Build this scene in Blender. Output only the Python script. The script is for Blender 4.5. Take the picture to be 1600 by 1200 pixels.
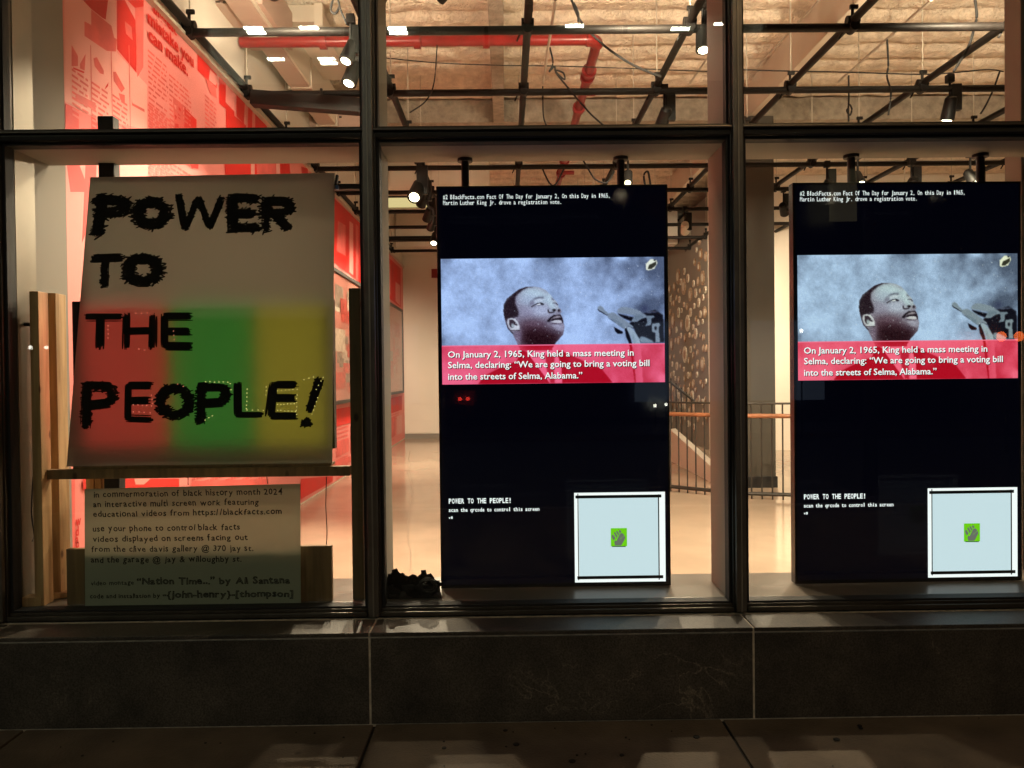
import bpy, bmesh, math, random
import numpy as np
from mathutils import Vector, Matrix, Euler
random.seed(7); np.random.seed(7)
PI = math.pi
R = math.radians
sc = bpy.context.scene
COL = sc.collection
for o in list(bpy.data.objects): bpy.data.objects.remove(o)

# ------------------------------------------------------------------ camera
F = 1202.0                       # focal length in pixels of the 1600 px wide photograph
CAMD, CAMZ = 3.40, 1.44
cam_data = bpy.data.cameras.new('camera'); cam = bpy.data.objects.new('camera', cam_data); COL.objects.link(cam)
cam_data.sensor_width = 36.0; cam_data.lens = F / 1600 * 36
cam_data.clip_start = 0.05; cam_data.clip_end = 400
CM = (Matrix.Translation((0, -CAMD, CAMZ)) @ Matrix.Rotation(-math.atan(10 / F), 4, 'Z')
      @ Matrix.Rotation(R(90) - math.atan(15 / F), 4, 'X') @ Matrix.Rotation(-R(0.65), 4, 'Z'))
cam.matrix_world = CM
sc.camera = cam
# ------------------------------------------------------------------ world (night)
w = bpy.data.worlds.new('World'); sc.world = w; w.use_nodes = True
nt = w.node_tree; nt.nodes.clear()
sky = nt.nodes.new('ShaderNodeTexSky'); sky.sky_type = 'NISHITA'; sky.sun_disc = False
sky.sun_elevation = R(-4); sky.sun_rotation = R(200)
bg = nt.nodes.new('ShaderNodeBackground'); bg.inputs[1].default_value = 0.05
wo = nt.nodes.new('ShaderNodeOutputWorld')
nt.links.new(sky.outputs[0], bg.inputs[0]); nt.links.new(bg.outputs[0], wo.inputs[0])
# ------------------------------------------------------------------ exposure / render
sc.view_settings.view_transform = 'Standard'; sc.view_settings.look = 'None'
sc.view_settings.exposure = 0.0; sc.view_settings.gamma = 1.0
sc.render.engine = 'CYCLES'
sc.cycles.use_denoising = True
sc.cycles.max_bounces = 7; sc.cycles.diffuse_bounces = 4; sc.cycles.glossy_bounces = 4
sc.cycles.transparent_max_bounces = 16; sc.cycles.transmission_bounces = 4
sc.cycles.sample_clamp_indirect = 6.0; sc.cycles.caustics_reflective = False; sc.cycles.caustics_refractive = False
WARM = (1.0, 0.79, 0.57)
K_SPOT = 3.5                     # one dial for all gallery spotlights
LAMP_E = 330                     # street lamp

# ------------------------------------------------------------------ pixel -> world
def ray(px, py):
    v = CM.to_3x3() @ Vector(((px - 800) / F, -(py - 600) / F, -1.0)); return v
C0 = Vector((0, -CAMD, CAMZ))
def PY(px, py, Y): v = ray(px, py); return C0 + v * ((Y - C0.y) / v.y)
def PX(px, py, X): v = ray(px, py); return C0 + v * ((X - C0.x) / v.x)
def PZ(px, py, Z): v = ray(px, py); return C0 + v * ((Z - C0.z) / v.z)

# ------------------------------------------------------------------ materials
def s2l(c): return tuple(((x / 255) / 12.92 if x / 255 <= .04045 else ((x / 255 + .055) / 1.055) ** 2.4) for x in c)
def mat(name, col, rough=.6, metal=0, spec=.5, emit=None, es=0, noise=None, bump=None, trans=0):
    """noise=(scale, amount, detail) value variation; bump=(scale, strength, distance)"""
    m = bpy.data.materials.new(name); m.use_nodes = True; n = m.node_tree; b = n.nodes['Principled BSDF']
    b.inputs['Base Color'].default_value = (*col, 1); b.inputs['Roughness'].default_value = rough
    b.inputs['Metallic'].default_value = metal; b.inputs['Specular IOR Level'].default_value = spec
    if emit: b.inputs['Emission Color'].default_value = (*emit, 1); b.inputs['Emission Strength'].default_value = es
    tc = n.nodes.new('ShaderNodeTexCoord')
    if noise:
        t = n.nodes.new('ShaderNodeTexNoise'); t.inputs['Scale'].default_value = noise[0]; t.inputs['Detail'].default_value = noise[2] if len(noise) > 2 else 5
        n.links.new(tc.outputs['Object'], t.inputs['Vector'])
        r = n.nodes.new('ShaderNodeValToRGB'); a = noise[1]
        r.color_ramp.elements[0].position = .3; r.color_ramp.elements[1].position = .7
        r.color_ramp.elements[0].color = (*[max(0, c * (1 - a)) for c in col], 1)
        r.color_ramp.elements[1].color = (*[min(1, c * (1 + a)) for c in col], 1)
        n.links.new(t.outputs['Fac'], r.inputs[0]); n.links.new(r.outputs[0], b.inputs['Base Color'])
        rr = n.nodes.new('ShaderNodeMapRange'); rr.inputs[3].default_value = max(.02, rough * .75); rr.inputs[4].default_value = min(1, rough * 1.25)
        n.links.new(t.outputs['Fac'], rr.inputs[0]); n.links.new(rr.outputs[0], b.inputs['Roughness'])
    if bump:
        t = n.nodes.new('ShaderNodeTexNoise'); t.inputs['Scale'].default_value = bump[0]; t.inputs['Detail'].default_value = 6
        n.links.new(tc.outputs['Object'], t.inputs['Vector'])
        bb = n.nodes.new('ShaderNodeBump'); bb.inputs['Strength'].default_value = bump[1]; bb.inputs['Distance'].default_value = bump[2]
        n.links.new(t.outputs['Fac'], bb.inputs['Height']); n.links.new(bb.outputs[0], b.inputs['Normal'])
    return m
def emis(name, col, s=1.0):
    m = bpy.data.materials.new(name); m.use_nodes = True; n = m.node_tree; n.nodes.clear()
    e = n.nodes.new('ShaderNodeEmission'); e.inputs[0].default_value = (*col, 1); e.inputs[1].default_value = s
    o = n.nodes.new('ShaderNodeOutputMaterial'); n.links.new(e.outputs[0], o.inputs[0]); return m
M = {}
M['frame'] = mat('dark_bronze_aluminium', (.075, .065, .052), .38, .6, noise=(9, .2))
M['cap'] = mat('bronze_cap_highlight', (.16, .14, .115), .35, .7, noise=(11, .15))  # paler than the frame: the lamp-lit highlight is put into the colour
M['gasket'] = mat('black_rubber', (.008, .008, .008), .7)
M['alu'] = mat('champagne_aluminium', (.30, .27, .22), .42, .6, noise=(4, .1))
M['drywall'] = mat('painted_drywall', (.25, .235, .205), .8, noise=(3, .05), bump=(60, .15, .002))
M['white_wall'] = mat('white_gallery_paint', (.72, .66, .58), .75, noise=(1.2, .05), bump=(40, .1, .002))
M['grey_wall'] = mat('dark_grey_paint', (.21, .19, .165), .7, noise=(2, .12))
M['column_dark'] = mat('dark_column_cladding', (.050, .044, .034), .6, noise=(3, .12))
M['black'] = mat('black_powder_coat', (.007, .006, .006), .6, noise=(20, .3))
M['pipe'] = mat('black_steel_pipe', (.010, .008, .007), .55, .0, spec=.2, noise=(14, .3))
M['blackplastic'] = mat('black_plastic', (.006, .006, .006), .5, spec=.3)
M['tvbody'] = mat('display_housing', (.006, .006, .008), .25)
M['white_metal'] = mat('white_enamel', (.62, .57, .5), .5, noise=(8, .06))
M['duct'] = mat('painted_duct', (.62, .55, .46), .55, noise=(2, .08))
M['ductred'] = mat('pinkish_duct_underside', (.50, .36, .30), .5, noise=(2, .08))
M['redpipe'] = mat('red_sprinkler_pipe', (.22, .009, .008), .32, noise=(8, .15))
M['firedeck'] = mat('sprayed_fireproofing', (.78, .67, .55), .95, noise=(11, .17, 10), bump=(34, 1.0, .035))
M['beam'] = mat('sprayed_beam', (.36, .31, .25), .95, noise=(12, .25, 8), bump=(45, .9, .02))
M['conduit'] = mat('zinc_conduit', (.55, .5, .42), .4, .3)
M['wood'] = None
M['railmetal'] = mat('dark_rail_steel', (.045, .04, .035), .45, .4)
M['railwood'] = mat('orange_timber_handrail', (.30, .125, .06), .4, noise=(10, .25))
M['paper_ink'] = mat('black_marker_ink', (.015, .014, .013), .85)
M['brush_ink'] = mat('matte_black_paint', (.004, .004, .004), .9)
M['grout'] = mat('pale_joint_mortar', (.52, .46, .37), .9, noise=(30, .3))
M['asphalt'] = mat('asphalt', (.045, .045, .045), .85, noise=(30, .4), bump=(120, .5, .01))
M['brick'] = mat('dim_masonry', (.12, .09, .07), .9, noise=(2, .3))
M['ledge'] = mat('honed_sill_stone', (.13, .11, .09), .35, noise=(5, .15))

def woodmat(name, c1, c2, rough=.6):
    m = bpy.data.materials.new(name); m.use_nodes = True; n = m.node_tree; b = n.nodes['Principled BSDF']
    tc = n.nodes.new('ShaderNodeTexCoord'); mp = n.nodes.new('ShaderNodeMapping'); mp.inputs['Scale'].default_value = (30, 30, 2.2)
    t = n.nodes.new('ShaderNodeTexNoise'); t.inputs['Scale'].default_value = 1.0; t.inputs['Detail'].default_value = 6; t.inputs['Distortion'].default_value = .8
    r = n.nodes.new('ShaderNodeValToRGB'); r.color_ramp.elements[0].position = .35; r.color_ramp.elements[1].position = .65
    r.color_ramp.elements[0].color = (*c1, 1); r.color_ramp.elements[1].color = (*c2, 1)
    v = n.nodes.new('ShaderNodeTexVoronoi'); v.inputs['Scale'].default_value = 1.0
    mp2 = n.nodes.new('ShaderNodeMapping'); mp2.inputs['Scale'].default_value = (9, 9, 5)
    r2 = n.nodes.new('ShaderNodeValToRGB'); r2.color_ramp.elements[0].position = .06; r2.color_ramp.elements[1].position = .13
    r2.color_ramp.elements[0].color = (.25, .16, .1, 1); r2.color_ramp.elements[1].color = (1, 1, 1, 1)
    mx = n.nodes.new('ShaderNodeMix'); mx.data_type = 'RGBA'; mx.blend_type = 'MULTIPLY'; mx.inputs[0].default_value = 1
    n.links.new(tc.outputs['Object'], mp.inputs[0]); n.links.new(mp.outputs[0], t.inputs['Vector']); n.links.new(t.outputs['Fac'], r.inputs[0])
    n.links.new(tc.outputs['Object'], mp2.inputs[0]); n.links.new(mp2.outputs[0], v.inputs['Vector']); n.links.new(v.outputs['Distance'], r2.inputs[0])
    n.links.new(r.outputs[0], mx.inputs[6]); n.links.new(r2.outputs[0], mx.inputs[7]); n.links.new(mx.outputs[2], b.inputs['Base Color'])
    b.inputs['Roughness'].default_value = rough; return m
M['wood'] = woodmat('rough_pine', (.42, .25, .11), (.66, .43, .22))
M['wood2'] = woodmat('stained_board', (.16, .10, .045), (.27, .17, .075))

def stone_mat():
    m = bpy.data.materials.new('dark_veined_granite'); m.use_nodes = True; n = m.node_tree; b = n.nodes['Principled BSDF']
    tc = n.nodes.new('ShaderNodeTexCoord')
    t = n.nodes.new('ShaderNodeTexNoise'); t.inputs['Scale'].default_value = 3.5; t.inputs['Detail'].default_value = 9; t.inputs['Roughness'].default_value = .65
    n.links.new(tc.outputs['Object'], t.inputs['Vector'])
    r = n.nodes.new('ShaderNodeValToRGB'); e = r.color_ramp.elements
    e[0].position = .32; e[0].color = (.028, .025, .021, 1); e[1].position = .72; e[1].color = (.092, .079, .063, 1)
    n.links.new(t.outputs['Fac'], r.inputs[0])
    # veins: thin band of a distorted noise where it crosses .5
    t2 = n.nodes.new('ShaderNodeTexNoise'); t2.inputs['Scale'].default_value = 1.25; t2.inputs['Detail'].default_value = 4; t2.inputs['Distortion'].default_value = 1.6
    n.links.new(tc.outputs['Object'], t2.inputs['Vector'])
    r2 = n.nodes.new('ShaderNodeValToRGB'); q = r2.color_ramp.elements
    q[0].position = .494; q[0].color = (0, 0, 0, 1); q[1].position = .5; q[1].color = (1, 1, 1, 1); z = q.new(.506); z.color = (0, 0, 0, 1)
    n.links.new(t2.outputs['Fac'], r2.inputs[0])
    t3 = n.nodes.new('ShaderNodeTexNoise'); t3.inputs['Scale'].default_value = 1.9; n.links.new(tc.outputs['Object'], t3.inputs['Vector'])
    r3 = n.nodes.new('ShaderNodeValToRGB'); r3.color_ramp.elements[0].position = .52; r3.color_ramp.elements[1].position = .66
    n.links.new(t3.outputs['Fac'], r3.inputs[0])
    mu = n.nodes.new('ShaderNodeMath'); mu.operation = 'MULTIPLY'; n.links.new(r2.outputs[0], mu.inputs[0]); n.links.new(r3.outputs[0], mu.inputs[1])
    mu2 = n.nodes.new('ShaderNodeMath'); mu2.operation = 'MULTIPLY'; mu2.inputs[1].default_value = .28; n.links.new(mu.outputs[0], mu2.inputs[0])
    mx = n.nodes.new('ShaderNodeMix'); mx.data_type = 'RGBA'; mx.inputs[7].default_value = (.42, .35, .26, 1)
    n.links.new(mu2.outputs[0], mx.inputs[0]); n.links.new(r.outputs[0], mx.inputs[6]); n.links.new(mx.outputs[2], b.inputs['Base Color'])
    v = n.nodes.new('ShaderNodeTexNoise'); v.inputs['Scale'].default_value = 140; v.inputs['Detail'].default_value = 3; n.links.new(tc.outputs['Object'], v.inputs['Vector'])
    rv = n.nodes.new('ShaderNodeMapRange'); rv.inputs[1].default_value = .3; rv.inputs[2].default_value = .7; rv.inputs[3].default_value = .45; rv.inputs[4].default_value = 1.6; n.links.new(v.outputs['Fac'], rv.inputs[0])
    m3 = n.nodes.new('ShaderNodeMix'); m3.data_type = 'RGBA'; m3.blend_type = 'MULTIPLY'; m3.inputs[0].default_value = 1; n.links.new(mx.outputs[2], m3.inputs[6]); n.links.new(rv.outputs[0], m3.inputs[7]); n.links.new(m3.outputs[2], b.inputs['Base Color'])
    bb = n.nodes.new('ShaderNodeBump'); bb.inputs['Strength'].default_value = .35; bb.inputs['Distance'].default_value = .004; n.links.new(v.outputs['Fac'], bb.inputs['Height']); n.links.new(bb.outputs[0], b.inputs['Normal'])
    b.inputs['Roughness'].default_value = .5; return m
M['stone'] = stone_mat()

def concrete(name, c1, c2, rough, sc_=2.0, spots=True, stretch=None, bump=.2):
    m = bpy.data.materials.new(name); m.use_nodes = True; n = m.node_tree; b = n.nodes['Principled BSDF']
    tc = n.nodes.new('ShaderNodeTexCoord'); mp = n.nodes.new('ShaderNodeMapping')
    if stretch: mp.inputs['Scale'].default_value = stretch
    n.links.new(tc.outputs['Object'], mp.inputs[0])
    t = n.nodes.new('ShaderNodeTexNoise'); t.inputs['Scale'].default_value = sc_; t.inputs['Detail'].default_value = 8; t.inputs['Roughness'].default_value = .6
    n.links.new(mp.outputs[0], t.inputs['Vector'])
    r = n.nodes.new('ShaderNodeValToRGB'); e = r.color_ramp.elements
    e[0].position = .3; e[0].color = (*c1, 1); e[1].position = .7; e[1].color = (*c2, 1)
    n.links.new(t.outputs['Fac'], r.inputs[0]); out = r.outputs[0]
    if spots:
        v = n.nodes.new('ShaderNodeTexVoronoi'); v.inputs['Scale'].default_value = 2.6; n.links.new(tc.outputs['Object'], v.inputs['Vector'])
        rs = n.nodes.new('ShaderNodeValToRGB'); rs.color_ramp.elements[0].position = .035; rs.color_ramp.elements[1].position = .06
        rs.color_ramp.elements[0].color = (.25, .25, .25, 1); n.links.new(v.outputs['Distance'], rs.inputs[0])
        mx = n.nodes.new('ShaderNodeMix'); mx.data_type = 'RGBA'; mx.blend_type = 'MULTIPLY'; mx.inputs[0].default_value = 1
        n.links.new(out, mx.inputs[6]); n.links.new(rs.outputs[0], mx.inputs[7]); out = mx.outputs[2]
    n.links.new(out, b.inputs['Base Color'])
    rr = n.nodes.new('ShaderNodeMapRange'); rr.inputs[3].default_value = rough * .7; rr.inputs[4].default_value = min(1, rough * 1.4)
    n.links.new(t.outputs['Fac'], rr.inputs[0]); n.links.new(rr.outputs[0], b.inputs['Roughness'])
    t2 = n.nodes.new('ShaderNodeTexNoise'); t2.inputs['Scale'].default_value = 90; t2.inputs['Detail'].default_value = 4; n.links.new(tc.outputs['Object'], t2.inputs['Vector'])
    bb = n.nodes.new('ShaderNodeBump'); bb.inputs['Strength'].default_value = bump; bb.inputs['Distance'].default_value = .004
    n.links.new(t2.outputs['Fac'], bb.inputs['Height']); n.links.new(bb.outputs[0], b.inputs['Normal'])
    return m
M['paving'] = concrete('pavement_concrete', (.062, .047, .034), (.15, .115, .083), .8, 3.2, bump=1.0)
M['floor'] = concrete('polished_concrete', (.38, .29, .215), (.52, .40, .30), .12, 1.1, False, bump=.03)
M['crack'] = mat('floor_crack', (.22, .16, .11), .7)

def glass_mat(name='window_glass', tint=(.93, .95, .92), ior=1.5):
    m = bpy.data.materials.new(name); m.use_nodes = True; n = m.node_tree; n.nodes.clear()
    t = n.nodes.new('ShaderNodeBsdfTransparent'); t.inputs[0].default_value = (*tint, 1)
    g = n.nodes.new('ShaderNodeBsdfGlossy'); g.inputs['Roughness'].default_value = 0.0
    f = n.nodes.new('ShaderNodeFresnel')
    gm = n.nodes.new('ShaderNodeNewGeometry'); mr = n.nodes.new('ShaderNodeMapRange'); mr.inputs[3].default_value = ior; mr.inputs[4].default_value = 1 / ior   # same reflectance from both faces of the pane
    n.links.new(gm.outputs['Backfacing'], mr.inputs[0]); n.links.new(mr.outputs[0], f.inputs[0])
    mx = n.nodes.new('ShaderNodeMixShader'); o = n.nodes.new('ShaderNodeOutputMaterial')
    n.links.new(f.outputs[0], mx.inputs[0]); n.links.new(t.outputs[0], mx.inputs[1]); n.links.new(g.outputs[0], mx.inputs[2]); n.links.new(mx.outputs[0], o.inputs[0])
    return m
M['glass'] = glass_mat(); M['caseglass'] = glass_mat('case_glass', (.95, .95, .93), 1.18)
def sheet_mat(name, dif, trl, a=.5, gl=.03, rgh=.3):
    m = bpy.data.materials.new(name); m.use_nodes = True; n = m.node_tree; n.nodes.clear()
    d = n.nodes.new('ShaderNodeBsdfDiffuse'); d.inputs[0].default_value = (*dif, 1)
    t = n.nodes.new('ShaderNodeBsdfTranslucent'); t.inputs[0].default_value = (*trl, 1)
    g = n.nodes.new('ShaderNodeBsdfGlossy'); g.inputs['Roughness'].default_value = rgh
    mx = n.nodes.new('ShaderNodeMixShader'); mx.inputs[0].default_value = a
    m2 = n.nodes.new('ShaderNodeMixShader'); m2.inputs[0].default_value = gl
    o = n.nodes.new('ShaderNodeOutputMaterial')
    n.links.new(d.outputs[0], mx.inputs[1]); n.links.new(t.outputs[0], mx.inputs[2])
    n.links.new(mx.outputs[0], m2.inputs[1]); n.links.new(g.outputs[0], m2.inputs[2]); n.links.new(m2.outputs[0], o.inputs[0]); return m
M['sheet'] = sheet_mat('frosted_plastic_sheet', (.38, .37, .34), (.42, .405, .36), .5, .05, .18)
M['paper'] = sheet_mat('thin_poster_paper', (.52, .58, .48), (.66, .60, .50), .38, .015, .5)

# ------------------------------------------------------------------ mesh builder
class MB:
    def __init__(s): s.bm = bmesh.new()
    def box(s, x0, x1, y0, y1, z0, z1, bev=0):
        xs = sorted((x0, x1)); ys = sorted((y0, y1)); zs = sorted((z0, z1))
        vs = [s.bm.verts.new((x, y, z)) for x in xs for y in ys for z in zs]
        fs = []
        for f in ((0, 1, 3, 2), (4, 6, 7, 5), (0, 4, 5, 1), (2, 3, 7, 6), (0, 2, 6, 4), (1, 5, 7, 3)): fs.append(s.bm.faces.new([vs[i] for i in f]))
        if bev:
            ed = set(e for f in fs for e in f.edges)
            bmesh.ops.bevel(s.bm, geom=list(ed), offset=bev, segments=2, affect='EDGES', profile=.6)
        return s
    def obox(s, c, size, rot=(0, 0, 0), bev=0):
        t = MB(); sx, sy, sz = size; t.box(-sx / 2, sx / 2, -sy / 2, sy / 2, -sz / 2, sz / 2, bev)
        mx = Matrix.Translation(c) @ Euler(rot).to_matrix().to_4x4()
        bmesh.ops.transform(t.bm, matrix=mx, verts=t.bm.verts); s.join(t); return s
    def join(s, t):
        me = bpy.data.meshes.new('tmp'); t.bm.to_mesh(me); t.bm.free(); s.bm.from_mesh(me); bpy.data.meshes.remove(me)
    def cyl(s, a, b, r, n=12, r2=None):
        a = Vector(a); b = Vector(b); d = b - a; L = d.length
        if L < 1e-6: return s
        t = bmesh.new(); bmesh.ops.create_cone(t, cap_ends=True, segments=n, radius1=r, radius2=r if r2 is None else r2, depth=L)
        mx = Matrix.Translation((a + b) / 2) @ d.to_track_quat('Z', 'Y').to_matrix().to_4x4()
        bmesh.ops.transform(t, matrix=mx, verts=t.verts); me = bpy.data.meshes.new('tmp'); t.to_mesh(me); t.free(); s.bm.from_mesh(me); bpy.data.meshes.remove(me); return s
    def tube(s, pts, r, n=8):
        pts = [Vector(p) for p in pts]; rings = []
        for i, p in enumerate(pts):
            d = (pts[min(i + 1, len(pts) - 1)] - pts[max(i - 1, 0)]).normalized()
            u = d.cross(Vector((0, 0, 1))); u = d.cross(Vector((1, 0, 0))) if u.length < .1 else u; u.normalize(); v = d.cross(u)
            rings.append([s.bm.verts.new(p + (u * math.cos(2 * PI * k / n) + v * math.sin(2 * PI * k / n)) * r) for k in range(n)])
        for i in range(len(rings) - 1):
            for k in range(n): s.bm.faces.new((rings[i][k], rings[i][(k + 1) % n], rings[i + 1][(k + 1) % n], rings[i + 1][k]))
        s.bm.faces.new(rings[0][::-1]); s.bm.faces.new(rings[-1]); return s
    def ribbon(s, pts):   # convex / simple polygon
        s.bm.faces.new([s.bm.verts.new(p) for p in pts]); return s
    def slab(s, pts, off):   # polygon extruded by vector off
        off = Vector(off); a = [s.bm.verts.new(p) for p in pts]; b = [s.bm.verts.new(Vector(p) + off) for p in pts]; n = len(a)
        s.bm.faces.new(a); s.bm.faces.new(b[::-1])
        for i in range(n): s.bm.faces.new((a[i], b[i], b[(i + 1) % n], a[(i + 1) % n]))
        return s
    def build(s, name, m, parent=None, smooth=False):
        bmesh.ops.recalc_face_normals(s.bm, faces=s.bm.faces)
        me = bpy.data.meshes.new(name); s.bm.to_mesh(me); s.bm.free()
        if smooth:
            for p in me.polygons: p.use_smooth = True
            try: me.set_sharp_from_angle(angle=R(40))
            except Exception: pass
        return link(name, me, m, parent)
def link(name, me, m, parent=None):
    o = bpy.data.objects.new(name, me); COL.objects.link(o)
    if m and not me.materials: me.materials.append(m)
    if parent is not None:
        o.parent = parent; o.matrix_parent_inverse = Matrix.Translation(-world_loc(parent))
    return o
def world_loc(o):
    v = Vector(o.location); return v
def tag(o, label=None, cat=None, group=None, kind=None):
    if label: o['label'] = label
    if cat: o['category'] = cat
    if group: o['group'] = group
    if kind: o['kind'] = kind
    return o
def thing(name, label, cat, loc=(0, 0, 0), group=None):
    o = bpy.data.objects.new(name, None); COL.objects.link(o); o.location = loc; o.empty_display_size = .1
    return tag(o, label, cat, group)
def shift(o, p):            # copy helper
    o.location = p
def sub(o, parent):         # parent o to a mesh part (sub-part), both in world space already
    o.parent = parent; o.matrix_parent_inverse = (parent.matrix_parent_inverse.copy() if False else Matrix()); return o

# ------------------------------------------------------------------ text to mesh
_tc = {}
def text_mesh(s, bold=0.0, outline=False, res=2):
    key = (s, bold, outline)
    if key in _tc: return _tc[key].copy()
    cu = bpy.data.curves.new('t', 'FONT'); cu.body = s; cu.size = 1; cu.resolution_u = res; cu.offset = bold
    if outline: cu.fill_mode = 'NONE'; cu.bevel_depth = .028; cu.bevel_resolution = 0; cu.space_character = 1.15
    ob = bpy.data.objects.new('t', cu); COL.objects.link(ob)
    dg = bpy.context.evaluated_depsgraph_get(); dg.update()
    me = bpy.data.meshes.new_from_object(ob.evaluated_get(dg)); bpy.data.objects.remove(ob); bpy.data.curves.remove(cu)
    me.materials.clear(); _tc[key] = me; return me.copy()
def bounds(me):
    co = np.empty(len(me.vertices) * 3); me.vertices.foreach_get('co', co); co = co.reshape(-1, 3)
    return co[:, 0].min(), co[:, 0].max(), co[:, 1].min(), co[:, 1].max()
def fit_text(s, name, m, parent, O, U, V, width=None, height=None, bold=0.0, outline=False):
    """O = baseline left point; U,V unit vectors (reading, up); width = full width in metres; height = cap scale (font size)"""
    me = text_mesh(s, bold, outline); x0, x1, y0, y1 = bounds(me)
    sx = width / (x1 - x0) if width else height
    sy = height if height else sx
    O = Vector(O); U = Vector(U); V = Vector(V); N = U.cross(V)
    mx = Matrix(((U.x * sx, V.x * sy, N.x * sx, O.x - U.x * sx * x0), (U.y * sx, V.y * sy, N.y * sx, O.y - U.y * sx * x0), (U.z * sx, V.z * sy, N.z * sx, O.z - U.z * sx * x0), (0, 0, 0, 1)))
    me.transform(mx); me.name = name
    return link(name, me, m, parent)
def mono_text(s, name, m, parent, O, U, V, adv, size, bold=.02):
    """every character in a fixed cell, like a terminal font"""
    bm = bmesh.new(); O = Vector(O); U = Vector(U); V = Vector(V); N = U.cross(V)
    for i, ch in enumerate(s):
        if ch == ' ': continue
        me = text_mesh(ch, bold, False, 2); x0, x1, y0, y1 = bounds(me); w_ = x1 - x0
        tw = min(w_ * size * 1.05, adv * .86) if w_ > .3 else max(w_ * size, adv * .34)
        sx = tw / w_; ox = i * adv + (adv - tw) / 2
        P0 = O + U * (ox - x0 * sx)
        me.transform(Matrix(((U.x * sx, V.x * size, N.x * size, P0.x), (U.y * sx, V.y * size, N.y * size, P0.y), (U.z * sx, V.z * size, N.z * size, P0.z), (0, 0, 0, 1))))
        bm.from_mesh(me); bpy.data.meshes.remove(me)
    me = bpy.data.meshes.new(name); bm.to_mesh(me); bm.free(); return link(name, me, m, parent)
def hand_text(s, name, m, parent, O, U, V, width, size, bold=.012, outline=False):
    """hand-drawn letters: each glyph jittered in size, tilt and baseline"""
    bm = bmesh.new(); O = Vector(O); U = Vector(U); V = Vector(V); N = U.cross(V)
    gl = []; x = 0
    for ch in s:
        if ch == ' ': x += .33 + random.uniform(0, .05); continue
        me = text_mesh(ch, bold, outline, 2); x0, x1, y0, y1 = bounds(me)
        gl.append((me, x - x0)); x += (x1 - x0) + (.10 if not outline else .05)
    k = width / x
    for me, gx in gl:
        a = random.uniform(-.07, .07); q = random.uniform(.9, 1.1); sh = random.uniform(-.1, .06); by = random.uniform(-.035, .035)
        me.transform(Matrix(((math.cos(a), -math.sin(a) + sh, 0, gx), (math.sin(a), math.cos(a), 0, by), (0, 0, 1, 0), (0, 0, 0, 1))) @ Matrix.Diagonal((1, q, 1, 1)))
        me.transform(Matrix(((U.x * k, V.x * size, N.x * k, O.x), (U.y * k, V.y * size, N.y * k, O.y), (U.z * k, V.z * size, N.z * k, O.z), (0, 0, 0, 1))))
        bm.from_mesh(me); bpy.data.meshes.remove(me)
    me = bpy.data.meshes.new(name); bm.to_mesh(me); bm.free(); return link(name, me, m, parent)
def d2y(d): return d - CAMD
UX, UZ, UY = Vector((1, 0, 0)), Vector((0, 0, 1)), Vector((0, 1, 0))

# =================================================================== SETTING, outside
LEDGE_Z = .42
BASE_Y = -.23
# pavement: base sheet + slabs with joints
bed = MB().box(-14, 14, -4.9, BASE_Y + .3, -.20, -.012).build('sidewalk', M['gasket']); tag(bed, kind='structure')
jx = [PZ(571, 1170, 0).x]; jx2 = PZ(1157, 1170, 0).x
xs = []
step = jx2 - jx[0]; x = jx[0] - 8 * step
while x < 14: xs.append(x); x += step
ys = [BASE_Y + .004, -1.72, -3.25, -4.78]
for i in range(len(xs) - 1):
    for j in range(3):
        if abs(xs[i] + step / 2) > 9: continue
        MB().box(xs[i] + .006, xs[i + 1] - .006, ys[j + 1] + .006, ys[j] - .006, -.05, random.uniform(-.002, .002), .004).build('paving_slab', M['paving'], bed)
gum = MB(); rg = random.Random(9)
for k in range(70):
    gx_, gy_, gr = rg.uniform(-2.6, 2.6), rg.uniform(-.9, -.26), rg.choice([.003, .004, .005, .009, .013]); gum.cyl((gx_, gy_, .0022), (gx_, gy_, .0045), gr, 9)
tag(gum.build('gum_spots', M['gasket'], bed), kind='stuff')
road = MB().box(-40, 40, -14.5, -4.9, -.3, -.14).build('road', M['asphalt']); tag(road, kind='structure')
kerb = MB().box(-14, 14, -4.9, -4.76, -.2, .004, .01).build('kerb', M['ledge']); tag(kerb, kind='structure')
farwalk = MB().box(-40, 40, -18, -14.5, -.2, 0).build('far_sidewalk', M['paving']); tag(farwalk, kind='structure')
ground = MB().box(-150, 150, -150, 150, -.6, -.31).build('ground', M['asphalt']); tag(ground, kind='structure')

# stone plinth: face slabs with mortar joints, and a sloping top ledge
plinth = thing('stone_plinth', 'dark veined stone plinth with pale joints along the foot of the shop windows', 'plinth', (0, BASE_Y, 0))
seam = [PY(578, 1060, BASE_Y).x, PY(1178, 1050, BASE_Y).x]; sw = seam[1] - seam[0]
sx = [seam[0] - 2 * sw, seam[0] - sw, seam[0], seam[1], seam[1] + sw, seam[1] + 2 * sw]
MB().box(sx[0], sx[-1], BASE_Y + .003, -.02, -.05, LEDGE_Z - .0435).build('mortar_core', M['grout'], plinth)
for a, b in zip(sx[:-1], sx[1:]):
    MB().box(a + .0045, b - .0045, BASE_Y, BASE_Y + .03, .0, LEDGE_Z - .064, .002).build('face_stone', M['stone'], plinth)
    MB().box(a + .004, b - .004, BASE_Y - .004, -.055, LEDGE_Z - .056, LEDGE_Z - .040, .003).build('top_stone', M['stone'], plinth)

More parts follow.
